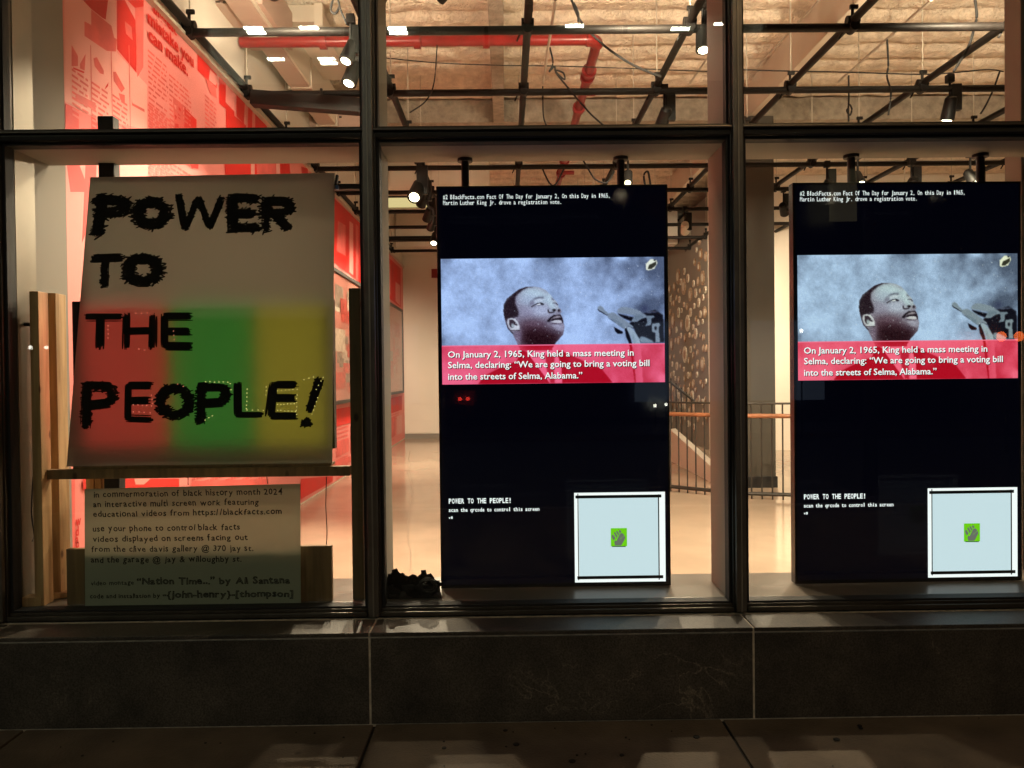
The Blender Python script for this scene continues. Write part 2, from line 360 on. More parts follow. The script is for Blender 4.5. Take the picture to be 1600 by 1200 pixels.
# =================================================================== shopfront window wall
ZS = lambda py, d=CAMD, x=790: CAMZ + (585 - py) / F * d
mx_ = [PY(1, 585, 0).x, PY(582, 585, 0).x, PY(1151, 585, 0).x]; bay = mx_[2] - mx_[1]
MX = [mx_[0] , mx_[1], mx_[2], mx_[2] + bay, mx_[2] + 2 * bay]
ZB, ZT0, ZT1, ZTOP = LEDGE_Z - .034, ZS(219), ZS(201), 3.55
win = thing('shopfront_window', 'dark bronze framed shop window wall with large glass panes over a stone plinth', 'shop window', (0, 0, ZB))
for i, x in enumerate(MX):
    mul = MB().box(x - .031, x + .031, -.03, .07, ZB, ZTOP, .003).build('mullion', M['frame'], win)
    MB().box(x - .023, x + .023, -.052, -.0305, ZB, ZTOP, .004).build('mullion_cap', M['cap'], mul)
    MB().box(x - .003, x + .003, -.056, -.0525, ZB, ZTOP).build('cap_joint', M['alu'], mul)
for i in range(len(MX) - 1):
    a, b = MX[i] + .0315, MX[i + 1] - .0315
    tr = MB().box(a, b, -.028, .07, ZT0, ZT1, .003)
    tr = tr.build('transom', M['frame'], win)
    MB().box(a - .01, b + .01, -.045, -.0285, ZT0 + .030, ZT1 - .010, .004).build('transom_cap', M['cap'], tr)
    MB().box(a, b, -.034, -.0285, ZT0 + .004, ZT0 + .020).build('transom_lip', M['gasket'], tr)
    # bottom frame: stepped
    bf = MB().box(a, b, -.04, .07, ZB, ZB + .019, .003); bf.build('bottom_frame', M['frame'], win)
    MB().box(a, b, -.022, .06, ZB + .0195, ZB + .031, .002).build('bottom_bead', M['frame'], win)
    # sash frame round the lower pane
    za, zb = ZB + .0315, ZT0 - .0005; s_ = .013
    fr = MB(); fr.box(a, a + s_, -.012, .05, za, zb, .002); fr.box(b - s_, b, -.012, .05, za, zb, .002)
    fr.box(a + s_ + .0005, b - s_ - .0005, -.012, .05, zb - .012, zb, .002); fr.box(a + s_ + .0005, b - s_ - .0005, -.012, .05, za, za + .008, .002)
    fr.build('sash_frame', M['gasket'], win)
    MB().box(a + s_ - .004, b - s_ + .004, .012, .022, za + .006, zb - .009).build('glass_pane', M['glass'], win)
    MB().box(a - .001, b + .001, .012, .022, ZT1 - .001, ZTOP).build('glass_pane', M['glass'], win)
    g = MB(); g.box(a, a + .008, -.006, .04, ZT1, ZTOP); g.box(b - .008, b, -.006, .04, ZT1, ZTOP); g.box(a + .0085, b - .0085, -.006, .04, ZT1, ZT1 + .008); g.build('pane_bead', M['gasket'], win)
# header over the panes, beyond the frame
MB().box(MX[0] - 3, MX[-1] + 3, -.05, .4, ZTOP, 5.4).build('header_wall', M['stone'], win)
MB().box(MX[0] - 3, MX[0] - .037, -.06, .38, 0, ZTOP - .002).build('stone_pier', M['stone'], win)
MB().box(MX[-1] + .037, MX[-1] + 3, -.06, .38, 0, ZTOP - .002).build('stone_pier', M['stone'], win)

# inside reveal: fins behind the mullions, soffit behind the transom, ledge
rev = thing('window_reveal', 'plastered reveal with pale fins, soffit and deep inner sill behind the shop window', 'window reveal', (0, .2, LEDGE_Z))
IL0, IL1 = .0705, .48
MB().box(MX[0] - .02, MX[-1] + .02, IL0, IL1, LEDGE_Z - .10, LEDGE_Z, .004).build('inner_sill', M['ledge'], rev)
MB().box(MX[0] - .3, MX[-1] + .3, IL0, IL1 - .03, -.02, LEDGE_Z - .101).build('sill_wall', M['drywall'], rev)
SOF = .34
for i, x in enumerate(MX):
    if i == 0:
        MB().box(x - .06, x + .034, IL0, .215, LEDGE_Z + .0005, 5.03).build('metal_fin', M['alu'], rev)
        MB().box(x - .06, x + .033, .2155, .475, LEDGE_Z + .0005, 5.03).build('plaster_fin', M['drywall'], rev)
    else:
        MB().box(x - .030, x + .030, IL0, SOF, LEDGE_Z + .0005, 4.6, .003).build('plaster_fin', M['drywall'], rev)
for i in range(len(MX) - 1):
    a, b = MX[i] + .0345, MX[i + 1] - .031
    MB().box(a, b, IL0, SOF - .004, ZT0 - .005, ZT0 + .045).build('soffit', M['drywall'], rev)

# =================================================================== gallery room
XW = -2.32; XR = 9.5; YB = d2y(17.6); ZC = 5.05; Y0 = .48
floor = MB().box(XW - .3, XR + .3, Y0 - .05, YB + .3, -.3, 0).build('floor', M['floor']); tag(floor, kind='structure')
# crack in floor
cr = MB(); pts = [(640, 705), (638, 735), (645, 770), (640, 800), (636, 840), (642, 865), (639, 900)]
wp = []
for k in range(len(pts) - 1):
    for t in range(5):
        f = t / 5; wp.append(PZ(pts[k][0] + (pts[k + 1][0] - pts[k][0]) * f + random.uniform(-2, 2), pts[k][1] + (pts[k + 1][1] - pts[k][1]) * f, .0015))
for a, b in zip(wp[:-1], wp[1:]):
    w_ = .004; cr.ribbon([a + UX * w_, a - UX * w_, b - UX * w_, b + UX * w_])
o = cr.build('floor_crack', M['crack'], floor)
lw = MB().box(XW - .2, XW, .42, YB, 0, ZC).build('wall_left', M['white_wall']); tag(lw, kind='structure')
bw = MB().box(XW - .2, 3.75, YB, YB + .2, 0, ZC).build('wall_back', M['white_wall']); tag(bw, kind='structure')
MB().box(XW + .01, 3.7, YB - .02, YB - .001, 0, .11).build('baseboard', M['grey_wall'], bw)
pn = MB()
a = PY(636, 590, YB); b = PY(676, 626, YB)
for (q0, q1, q2, q3) in ((634, 583, 678, 630), (634, 636, 678, 676)):
    a = PY(q0, q1, YB); b = PY(q2, q3, YB)
    for (u0, u1, v0, v1) in ((a.x, b.x, a.z - .02, a.z), (a.x, b.x, b.z, b.z + .02), (a.x, a.x + .02, b.z + .021, a.z - .021), (b.x - .02, b.x, b.z + .021, a.z - .021)):
        pn.box(u0, u1, YB - .012, YB - .0005, v0, v1)
pn.build('panel_moulding', M['white_wall'], bw)
WALL_R = d2y(14.0)
rb = MB().box(3.76, XR, WALL_R, WALL_R + .2, 0, ZC).build('wall_right', M['white_wall']); tag(rb, kind='structure')
rs = MB().box(XR, XR + .2, 0, WALL_R, 0, ZC).build('wall_side', M['white_wall']); tag(rs, kind='structure')
dw = MB().box(3.755, 3.95, WALL_R + .201, YB + .2, 0, 4.7).build('wall_grey', M['grey_wall']); tag(dw, kind='structure')
# ceiling deck: ribbed, sprayed with fireproofing
def deck():
    nx, ny = 300, 620
    X = np.linspace(XW - .05, XR + .05, nx); Y = np.linspace(.4, YB + .1, ny)
    gx, gy = np.meshgrid(X, Y, indexing='ij')
    def sm(sig):
        r = np.random.rand(nx, ny)
        k = np.exp(-np.arange(-3 * sig, 3 * sig + 1) ** 2 / (2 * sig * sig)); k /= k.sum()
        r = np.apply_along_axis(lambda a: np.convolve(a, k, 'same'), 0, r); r = np.apply_along_axis(lambda a: np.convolve(a, k, 'same'), 1, r)
        r -= r.mean(); return r / r.std()
    ph = (gy + .014 * sm(8)) / .40 * 2 * PI
    rib = -np.tanh(1.9 * (np.sin(ph) + .45)) * .052
    z = ZC + rib + .006 * sm(1) + .007 * sm(2) + .010 * sm(6)
    co = np.stack([gx, gy, z], -1).reshape(-1, 3)
    idx = np.arange(nx * ny).reshape(nx, ny)
    f = np.stack([idx[:-1, :-1], idx[:-1, 1:], idx[1:, 1:], idx[1:, :-1]], -1).reshape(-1, 4)
    me = bpy.data.meshes.new('ceiling'); me.from_pydata(co.tolist(), [], f.tolist())
    for p in me.polygons: p.use_smooth = True
    return link('ceiling', me, M['firedeck'])
ceil = tag(deck(), kind='structure')
cap = MB().box(XW - .2, XR + .2, .05, YB + .2, ZC + .12, ZC + .2).build('roof_slab', M['beam']); tag(cap, kind='structure')
# beams
bmx = 3.05
bm1 = tag(MB().box(bmx, bmx + .16, .4, YB, CAMZ + 3.16, ZC - .03, .01).build('steel_beam', M['duct']), 'pale boxed beam running back from the window above the right screen', 'beam')
yb_ = d2y(10.1)
bm2 = tag(MB().box(XW + .01, XR, yb_, yb_ + .3, CAMZ + 3.30, ZC - .02).build('cross_beam', M['beam']), 'brown sprayed cross beam under the ceiling behind the pipe grid', 'beam')
bm3 = tag(MB().box(-.12, .02, d2y(5), yb_ - .01, ZC - .32, ZC - .03, .01).build('short_beam', M['beam']), 'short sprayed beam running back beside the middle grid pipe', 'beam')
# dark column
cxa, cxb = 2.86, PY(1211, 500, d2y(9.5)).x
cl = thing('square_column', 'tall dark clad square column behind the curved railing', 'column', (cxa, d2y(9.5), 0))
MB().box(cxa, cxb, d2y(9.5), d2y(10.0), 0, CAMZ + 3.155, .01).build('cladding', M['column_dark'], cl)
MB().box(cxa - .015, cxb + .015, d2y(9.485), d2y(10.02), 0.0, .14, .004).build('column_base', M['black'], cl)
# pinkish pier at right, near
pr = PY(1569, 120, d2y(4.0)).x
tag(MB().box(pr, pr + .6, d2y(3.87), d2y(4.0), 0, ZC - .06, .006).build('plaster_pier', M['drywall']), 'pale plastered pier cut off by the right edge of the photo', 'pier')

# ------------------------------------------------------------------ red mural
PINK = mat('mural_pink', (.80, .25, .235), .62, noise=(1.5, .06)); RED = mat('mural_red', (.66, .022, .018), .62, noise=(2.5, .12)); MID = mat('mural_mid_red', (.74, .12, .11), .62, noise=(5, .2))
PALE = mat('mural_pale', (.80, .34, .31), .62); WHITEP = mat('caption_white', (.75, .7, .62), .6)
mural = thing('wall_mural', 'huge pink and red poster mural with printed furniture adverts on the left wall', 'mural', (XW, 4, 0))
MT = CAMZ + 2.46
MB().box(XW + .0005, XW + .006, .43, YB - .01, .02, MT).build('mural_sheet', PINK, mural)
layer = [.0075]
def wpoly(pts, m, conv, name='print_shape'):
    layer[0] += .00012
    P3 = []
    for p in pts:
        q = PX(*conv(*p), XW + layer[0]); q.z = min(max(q.z, .03), MT - .002); q.y = min(max(q.y, .44), YB - .02); P3.append(q)
    mb = MB()
    try: mb.ribbon(P3)
    except Exception: return
    mb.build(name, m, mural)
cA = lambda x, y: (90 + x / 5.7125, y / 5.7125)
cB = lambda x, y: (x / 2.7586, y / 2.7586)
pid = lambda x, y: (x, y)
wpoly([(60, 0), (520, 0), (530, 470), (800, 760), (800, 1160), (360, 1060), (60, 900)], PALE, cA)
for pts, m in [([(530, 0), (600, 0), (700, 190), (705, 650), (530, 440)], RED), ([(600, 190), (660, 240), (670, 360), (610, 300)], MID), ([(690, 60), (768, 60), (765, 600), (712, 690)], MID),
               ([(620, 0), (768, 0), (768, 58), (690, 70)], RED), ([(225, 0), (450, 0), (430, 175), (400, 160), (300, 80)], RED), ([(240, 190), (530, 350), (522, 460), (440, 455), (240, 320)], MID),
               ([(300, 85), (480, 230), (520, 400), (300, 250)], MID), ([(125, 400), (182, 500), (182, 590), (125, 590)], MID), ([(200, 570), (250, 480), (242, 630), (200, 610)], MID), ([(140, 600), (240, 640), (235, 655), (140, 615)], RED),
               ([(320, 520), (350, 510), (412, 630), (412, 665), (380, 655), (330, 590)], MID), ([(430, 770), (455, 735), (450, 770), (420, 800)], RED), ([(495, 640), (520, 640), (600, 790), (570, 825), (500, 720)], MID), ([(545, 830), (600, 850), (600, 920), (560, 890)], MID),
               ([(660, 880), (668, 920), (775, 975), (778, 1003), (665, 940)], MID), ([(70, 920), (340, 1060), (365, 1150), (70, 1150)], RED), ([(190, 985), (300, 1040), (300, 1150), (190, 1150)], MID),
               ([(160, 830), (340, 920), (340, 985), (160, 900)], MID), ([(1030, 860), (1120, 940), (1130, 1140), (1040, 1140)], MID), ([(1130, 960), (1240, 1070), (1240, 1140), (1130, 1140)], RED),
               ([(1250, 480), (1420, 630), (1420, 790), (1250, 630)], RED)]:
    wpoly(pts, m, cA)
for pts, m in [([(1042, 925), (1060, 945), (1060, 980), (1042, 965)], PINK), ([(1075, 1010), (1095, 1030), (1095, 1070), (1075, 1050)], RED), ([(1045, 1020), (1065, 1040), (1065, 1075), (1045, 1060)], RED), ([(1080, 950), (1100, 975), (1100, 1000), (1080, 980)], RED), ([(1050, 1100), (1080, 1110), (1080, 1140), (1050, 1140)], RED)]:
    wpoly(pts, m, cA)
# big poster letters near the top edge, further back
for pts, m in [([(945, 325), (975, 355), (972, 440), (1010, 480), (1010, 500), (945, 445)], RED), ([(1020, 395), (1055, 430), (1052, 535), (1020, 500)], RED), ([(1070, 445), (1088, 462), (1086, 575), (1068, 560)], RED), ([(1100, 475), (1150, 520), (1150, 552), (1100, 552)], RED),
               ([(975, 470), (1060, 540), (1060, 550), (975, 552)], RED), ([(885, 335), (930, 375), (935, 425), (905, 400)], MID), ([(905, 300), (940, 335), (930, 370), (900, 345)], PINK)]:
    wpoly(pts, m, cB)
# below the transom, above the sign
for pts, m in [([(100, 247), (152, 247), (150, 345), (100, 420)], PINK), ([(100, 225), (120, 247), (140, 300), (110, 300)], RED), ([(135, 225), (152, 230), (148, 330), (128, 380)], RED), ([(290, 248), (310, 248), (310, 264), (300, 262)], RED),
               ([(350, 225), (480, 225), (482, 275), (352, 275)], RED), ([(392, 252), (398, 252), (398, 275), (392, 275)], PALE), ([(400, 246), (430, 254), (432, 275), (402, 275)], MID), ([(452, 250), (470, 256), (472, 275), (454, 275)], PINK), ([(430, 225), (436, 225), (438, 275), (432, 275)], PALE)]:
    wpoly(pts, m, pid)
# right of the sign, the upper posters and the band under the display case
for pts, m in [([(522, 310), (567, 345), (567, 445), (522, 410)], RED), ([(528, 345), (540, 352), (540, 400), (526, 392)], MID), ([(546, 345), (552, 350), (552, 430), (546, 425)], PINK), ([(556, 350), (560, 354), (560, 440), (556, 436)], MID),
               ([(600, 395), (626, 420), (626, 480), (600, 460)], RED), ([(607, 410), (611, 414), (611, 462), (607, 458)], MID), ([(618, 440), (625, 446), (625, 478), (618, 470)], PINK),
               ([(521, 640), (568, 632), (568, 655), (521, 668)], RED), ([(526, 690), (545, 684), (545, 705), (526, 715)], MID), ([(548, 665), (560, 660), (560, 700), (548, 708)], RED), ([(523, 722), (560, 708), (560, 716), (523, 732)], MID),
               ([(600, 625), (628, 618), (628, 640), (600, 650)], RED), ([(604, 655), (618, 651), (618, 680), (604, 690)], MID), ([(620, 650), (628, 648), (628, 676), (620, 680)], PALE), ([(130, 748), (280, 748), (280, 765), (130, 765)], RED), ([(210, 748), (235, 748), (225, 757), (212, 757)], PALE),
               ([(300, 752), (420, 748), (420, 790), (300, 830)], MID), ([(470, 748), (520, 744), (520, 752), (470, 780)], RED), ([(108, 748), (117, 748), (117, 860), (108, 860)], MID)]:
    wpoly(pts, m, pid)
# printed type on the mural (reads along the wall, away from the window)
def wtext(s, pa, pb, hpx, m, bold=.02):
    layer[0] += .00012
    a = PX(*pa, XW + layer[0]); b = PX(*pb, XW + layer[0]); hgt = hpx
    L = (b - a).length; U = UY
    fit_text(s, 'print_text', m, mural, Vector((XW + layer[0], a.y, a.z)), U, UZ, width=b.y - a.y, height=hgt, bold=bold)
za = PX(231, 25, XW).z; zb = PX(231, 36, XW).z
wtext('mistake you', (231, 35), (303, 106), .125, RED, .03)
wtext('can make.', (232, 61), (294, 120), .125, RED, .03)
wtext('biggest', (240, 19), (276, 52), .110, RED, .03)
# columns of fine print: rows of small type, too many to count
fp = MB()
def column(px0, px1, py0, n, lead, seed, x_=XW + .0105):
    rnd = random.Random(seed); a = PX(px0, py0, x_); b = PX(px1, py0, x_)
    for k in range(n):
        z = a.z - k * lead; y = a.y; end = b.y - rnd.uniform(0, .12) * (b.y - a.y)
        if k % 9 == 8: end = y + (b.y - a.y) * .4
        while y < end:
            l = rnd.uniform(.03, .11); fp.ribbon([(x_, y, z), (x_, min(y + l, end), z), (x_, min(y + l, end), z + lead * .42), (x_, y, z + lead * .42)]); y += l + .018
column(231, 262, 80, 34, .034, 1); column(264, 300, 118, 26, .034, 2); column(231, 268, 165, 14, .034, 3); column(112, 138, 110, 9, .03, 4); column(143, 170, 130, 9, .03, 5); column(320, 338, 150, 12, .035, 6)
column(524, 545, 660, 14, .06, 7); column(604, 616, 660, 9, .06, 8); column(300, 420, 752, 9, .05, 9); column(606, 624, 640, 6, .05, 10); column(528, 560, 355, 10, .07, 11)
column(176, 200, 150, 9, .03, 12)
tag(fp.build('fine_print', MID, mural), kind='stuff')
ln = MB()
for px in (141, 173, 201):
    a = PX(px, 70, XW + .0095); b = PX(px, 200, XW + .0095); ln.ribbon([a, a + UY * .008, Vector((b.x, a.y + .008, b.z)), Vector((b.x, a.y, b.z))])
ln.build('rule_line', MID, mural)
for k, (ch, py) in enumerate(zip('wdao', (822, 838, 850, 857))):
    q = PX(118, py, XW + .011); fit_text(ch, 'print_text', RED, mural, q, UY, UZ, height=.07, bold=.03)
q = PX(300, 762, XW + .011); fit_text('COMMUNITY', 'print_text', RED, mural, Vector((XW + .011, PX(330, 760, XW).y, PX(330, 758, XW).z)), UY, UZ, width=PX(425, 760, XW).y - PX(330, 760, XW).y, height=.11, bold=.03) if False else None
tag(MB().box(XW + .0005, XW + .05, .45, YB - .02, MT + .002, MT + .03).build('wall_rail', M['conduit']), 'thin metal rail along the top edge of the red mural', 'rail')
# framed display case on the mural
XC = XW + .12
dc = thing('display_case', 'large dark framed glass display case with pasted pictures on the red mural', 'display case', (XC, 8, 1))
cy0, cy1 = d2y(7.6), d2y(16.7); cz0, cz1 = CAMZ - .37, CAMZ + 1.42
MB().box(XW + .011, XC - .03, cy0 + .03, cy1 - .03, cz0 + .03, cz1 - .03).build('case_back', mat('case_backing', (.62, .20, .17), .6, noise=(1.2, .3)), dc)
for (y0, y1, z0, z1) in ((cy0, cy1, cz0, cz0 + .05), (cy0, cy1, cz1 - .05, cz1), (cy0, cy0 + .05, cz0 + .051, cz1 - .051), (cy1 - .05, cy1, cz0 + .051, cz1 - .051)):
    MB().box(XW + .012, XC, y0, y1, z0, z1, .004).build('case_frame', M['railmetal'], dc)
MB().box(XC - .015, XC - .009, cy0 + .05, cy1 - .05, cz0 + .05, cz1 - .05).build('case_glass', M['caseglass'], dc)
rnd = random.Random(5)
cm = [mat('case_photo_grey', (.28, .20, .17), .6, noise=(14, .7)), mat('case_photo_light', (.66, .5, .42), .6, noise=(16, .5)), mat('case_photo_red', (.60, .05, .04), .6, noise=(14, .5)), WHITEP]
for k in range(60):
    y = rnd.uniform(cy0 + .2, cy1 - .8); z = rnd.uniform(cz0 + .1, cz1 - .45); w_ = rnd.uniform(.2, .8); h = rnd.uniform(.1, .4)
    kk = rnd.choice([0, 0, 1, 2, 2, 2, 3]);
    if kk == 3: h = .07
    x_ = XC - .0295 + k * .0002
    MB().ribbon([(x_, y, z), (x_, y + w_, z), (x_, y + w_, z + h), (x_, y, z + h)]).build('pasted_picture', cm[kk], dc)

# ------------------------------------------------------------------ ceiling ducts, pipes
Zb = CAMZ + 3.0
du = thing('ceiling_duct', 'long pale boxed air duct running back above the red mural', 'air duct', (-2.2, 4, Zb))
MB().box(-2.2, -1.98, d2y(4.4), d2y(9.9), Zb, Zb + .40, .006).build('duct_body', M['duct'], du)
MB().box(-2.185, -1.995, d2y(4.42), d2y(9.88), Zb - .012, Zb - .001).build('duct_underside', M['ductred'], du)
for d in (5.6, 6.8, 8.0, 9.2): MB().box(-2.215, -1.965, d2y(d), d2y(d) + .03, Zb - .02, Zb + .41).build('duct_flange', M['duct'], du)
u2 = thing('fan_coil_unit', 'pale fan coil box with a slotted front above the left window', 'air unit', (-1.6, 3, ZC - .6))
def px_box(name, m, p, pxa, pya, pxb, pyb, d, dep, bev=.004):
    a = PY(pxa, pya, d2y(d)); b = PY(pxb, pyb, d2y(d)); return MB().box(a.x, b.x, d2y(d), d2y(d) + dep, b.z, a.z, bev).build(name, m, p)
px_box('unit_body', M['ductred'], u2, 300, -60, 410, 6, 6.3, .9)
sl = MB()
for k in range(8):
    a = PY(314 + k * 11.5, 3, d2y(6.3)); sl.box(a.x, a.x + .035, d2y(6.3) - .004, d2y(6.3) + .004, a.z - .006, a.z + .006)
tag(sl.build('vent_slots', M['black'], u2), kind='stuff')
u3 = thing('junction_duct', 'grey square duct box with a side flange near the left mullion', 'air duct', (-1.6, 3, ZC - .6))
px_box('duct_body', M['duct'], u3, 418, 8, 500, 34, 7.2, 1.4); px_box('duct_collar', M['duct'], u3, 490, 4, 504, 40, 7.1, .09)
u4 = thing('fan_coil_unit', 'lower pale fan coil box seen just above the window transom', 'air unit', (-1.5, 7, ZC - .6))
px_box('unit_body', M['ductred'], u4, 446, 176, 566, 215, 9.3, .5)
sl = MB()
for k in range(9):
    a = PY(462 + k * 8.5, 183, d2y(9.3)); sl.box(a.x, a.x + .03, d2y(9.3) - .004, d2y(9.3) + .004, a.z - .01, a.z + .01)
tag(sl.build('vent_slots', M['black'], u4), kind='stuff')
u5 = thing('round_duct', 'big pale round duct lying across behind the left end of the first screen', 'air duct', (-1, 9, 4))
a = PY(590, 276, d2y(12.5)); b = PY(762, 276, d2y(12.5)); MB().cyl(a, b, .30, 28).build('duct_body', M['duct'], u5, True); MB().cyl(b - UX * .02, b + UX * .03, .32, 28).build('duct_collar', M['duct'], u5, True)
# bright yellowish band fixtures deep at left (light trough)
u6 = thing('light_trough', 'wide backlit yellow trough crossing the ceiling deep behind the left spotlights', 'light fixture', (-1.5, 10, 4))
a = PY(604, 308, d2y(14.3)); b = PY(668, 323, d2y(14.3)); MB().box(XW + .02, b.x + .15, d2y(14.3), d2y(14.33), b.z, a.z).build('diffuser', emis('trough_glow', (1, .80, .38), .85), u6)
MB().box(XW + .02, b.x + .17, d2y(14.34), d2y(14.5), b.z - .03, a.z + .03).build('housing', M['white_metal'], u6)
for (pa, pb, dd, lab) in ((292, 306, 13.6, 'upper dark steel crossbar deep behind the left spotlights'), (369, 374, 15.0, 'lower dark steel crossbar near the far wall behind the left spotlights')):
    a = PY(604, pa, d2y(dd)); b = PY(690, pb, d2y(dd)); tag(MB().box(XW + .02, b.x, d2y(dd), d2y(dd) + .12, b.z, a.z, .005).build('steel_crossbar', M['pipe']), lab, 'crossbar')
a = PY(640, 392, d2y(17.0)); tag(MB().box(XW + .02, 3.7, d2y(16.4), YB - .001, a.z, ZC - .04).build('rear_bulkhead', M['white_wall']), 'pale bulkhead hanging under the ceiling before the far wall', 'bulkhead')

# sprinkler main (red)
ZP = CAMZ + 2.95
def zdep(py, Z): return (Z - CAMZ) * F / (585 - py)
yp = d2y(zdep(66, ZP)); xe = PY(934, 66, yp).x; r_ = .046
sp = thing('sprinkler_pipe', 'thick red sprinkler pipe crossing the ceiling and bending back into the room', 'pipe', (xe, yp, ZP))
MB().cyl((XW + .02, yp, ZP), (xe - .1, yp, ZP), r_, 20).build('cross_run', M['redpipe'], sp, True)
el = [Vector((xe - .1 + .1 * math.sin(t), yp + .1 - .1 * math.cos(t), ZP)) for t in np.linspace(0, PI / 2, 9)]
MB().tube(el, r_ + .012, 16).build('elbow', M['redpipe'], sp, True)
MB().cyl((xe, yp + .1, ZP), (xe, d2y(15.5), ZP), r_, 20).build('depth_run', M['redpipe'], sp, True)
for py in (113, 122, 170, 252, 272):
    y = d2y(zdep(py, ZP)); MB().cyl((xe, y, ZP), (xe, y + .06, ZP), r_ + .025, 20).build('coupling', M['redpipe'], sp, True)
for px in (652, 505, 760): 
    x = PY(px, 66, yp).x; MB().cyl((x - .03, yp, ZP), (x + .03, yp, ZP), r_ + .02, 20).build('coupling', M['redpipe'], sp, True)
y = d2y(zdep(150, ZP)); MB().cyl((xe, y, ZP), (xe + .13, y, ZP), .022, 10).build('valve_stub', M['redpipe'], sp, True)
y = d2y(zdep(262, ZP)); MB().cyl((xe - .02, y, ZP - .09), (xe + .16, y, ZP - .09), .03, 10).build('valve_stub', M['redpipe'], sp, True)

# pale conduits
cond = [
    ('pale conduit running across under the sprayed cross beam', (590, 150), (1600, 146), 9.9, .03),
    ('yellow lit conduit crossing behind the tops of both screens', (590, 262), (1600, 259), 12.9, .05),
    ('second pale pipe crossing just above the window transom', (590, 194), (1570, 190), 10.9, .05)]
for lab, a, b, d, r in cond:
    A = PY(*a, d2y(d)); B = PY(*b, d2y(d)); B.z = A.z; A.x = max(A.x, XW + .05)
    tag(MB().cyl(A, B, r, 12).build('conduit', M['white_metal'], None, True), lab, 'conduit')
A = PY(620, 262, d2y(9.3)); 
for (lab, a, b, da, db, r) in (
    ('thin white pipe slanting back in front of the middle deck ribs', (868, 0), (848, 130), 5.2, 6.9, .011),
    ('thin pale pipe slanting back above the right window', (1455, 0), (1310, 128), 6.0, 8.3, .012),
    ('thin pale pipe slanting back from the first screen towards the right fin', (1120, 70), (1078, 130), 7.6, 8.8, .012),
    ('thin pale pipe across the pale beam in the right window', (1280, 0), (1182, 105), 6.6, 8.4, .009)):
    tag(MB().cyl(PY(*a, d2y(da)), PY(*b, d2y(db)), r, 8).build('thin_pipe', M['conduit'], None, True), lab, 'pipe')

# ------------------------------------------------------------------ pipe grid
ZG = CAMZ + 2.55
gd = [zdep(py, ZG) for py in (41, 138)]; dG = 1.232
deps = [5.62 + dG * k for k in range(9)]
gx = [-2.26, -.99, .19, 1.37, 2.56, 3.74, 4.95, 6.15]
grid = thing('pipe_grid', 'black steel pipe lighting grid hung under the ceiling of the gallery', 'lighting grid', (0, 4, ZG))
PR = .030
for d in deps:
    MB().cyl((XW + .03, d2y(d), ZG - .05), (7.6, d2y(d), ZG - .05), PR, 14).build('cross_pipe', M['pipe'], grid, True)
for x in gx:
    MB().cyl((x, d2y(4.35), ZG), (x, d2y(deps[-1]) + .4, ZG), PR, 14).build('depth_pipe', M['pipe'], grid, True)
# one clamp mesh, copied to each crossing
cb = MB(); cb.cyl((-.045, 0, .0), (.045, 0, .0), .036, 10); cb.cyl((0, -.045, -.05), (0, .045, -.05), .036, 10); cb.box(-.03, .03, -.03, .03, -.04, .0, .004); cb.cyl((0, 0, .02), (.0, 0, .10), .012, 8); cb.box(-.02, .04, -.012, .012, .085, .115, .003); cb.cyl((-.04, .03, -.03), (-.08, .05, -.11), .008, 6)
clamp = cb.build('clamp', M['pipe'], grid, True)
for o_ in [clamp]: o_.parent = grid; o_.matrix_parent_inverse = Matrix()
first = True
rb_ = MB().cyl((0, 0, .1), (0, 0, ZC - ZG), .006, 6); rod = rb_.build('hanger_rod', M['conduit'], grid, True); rod.matrix_parent_inverse = Matrix()
GL = Vector((0, 4, ZG))
for x in gx:
    for d in deps:
        c = clamp if first else clamp.copy(); r = rod if first else rod.copy()
        if not first: COL.objects.link(c); COL.objects.link(r); c.parent = grid; r.parent = grid
        c.location = Vector((x, d2y(d), ZG)) - GL; r.location = Vector((x + .005, d2y(d), ZG)) - GL
        c.rotation_euler = (0, 0, 0)
        first = False

# ------------------------------------------------------------------ spotlights
BULB = emis('spot_lens_glow', (1, .86, .6), 28)
BULBD = emis('spot_lens_dim', (1, .8, .5), 5)
def spotlight(label, base, aim, lens='on', box=True, power=90, angle=60, group='spotlights clamped to the pipe grid', finish='black', scale=1.0, blend=.6):
    base = Vector(base); t = thing('spotlight', label, 'spotlight', base, group)
    m = M['blackplastic'] if finish == 'black' else M['white_metal']
    MB().box(base.x - .03, base.x + .03, base.y - .03, base.y + .03, base.z - .035 * scale, base.z + .03, .004).build('clamp', M['pipe'], t)
    hz = base.z - .05 * scale
    if box: MB().box(base.x - .038 * scale + .05, base.x + .038 * scale + .05, base.y - .03, base.y + .03, hz - .20 * scale, hz, .004).build('driver_box', M['blackplastic'], t)
    piv = base + Vector((0, 0, -.21 * scale)); MB().cyl(base + Vector((0, 0, -.03)), piv, .011, 8).build('stem', M['blackplastic'], t, True)
    d = (Vector(aim) - piv).normalized(); a = piv - d * .05 * scale; b = piv + d * .11 * scale
    can = MB().cyl(a - d * .02, a, .030 * scale, 14, .042 * scale).cyl(a, b, .045 * scale, 16, .052 * scale).build('lamp_can', m, t, True)
    MB().cyl(b + d * .0005, b + d * .004, .034 * scale, 16).build('lens', BULB if lens == 'on' else (BULBD if lens == 'dim' else M['gasket']), can)
    if power:
        ld = bpy.data.lights.new('spot_beam', 'SPOT'); ld.energy = power * K_SPOT; ld.color = WARM; ld.spot_size = R(angle); ld.spot_blend = blend; ld.shadow_soft_size = .035
        lo = bpy.data.objects.new('lamp_beam', ld); COL.objects.link(lo); lo.location = b + d * .03; lo.rotation_euler = d.to_track_quat('-Z', 'Y').to_euler()
        lo.parent = t; lo.matrix_parent_inverse = Matrix.Translation(-base)
    return t
def gpt(px, py, Z=ZG - .05, dx=0): p = PZ(px, py, Z); return p
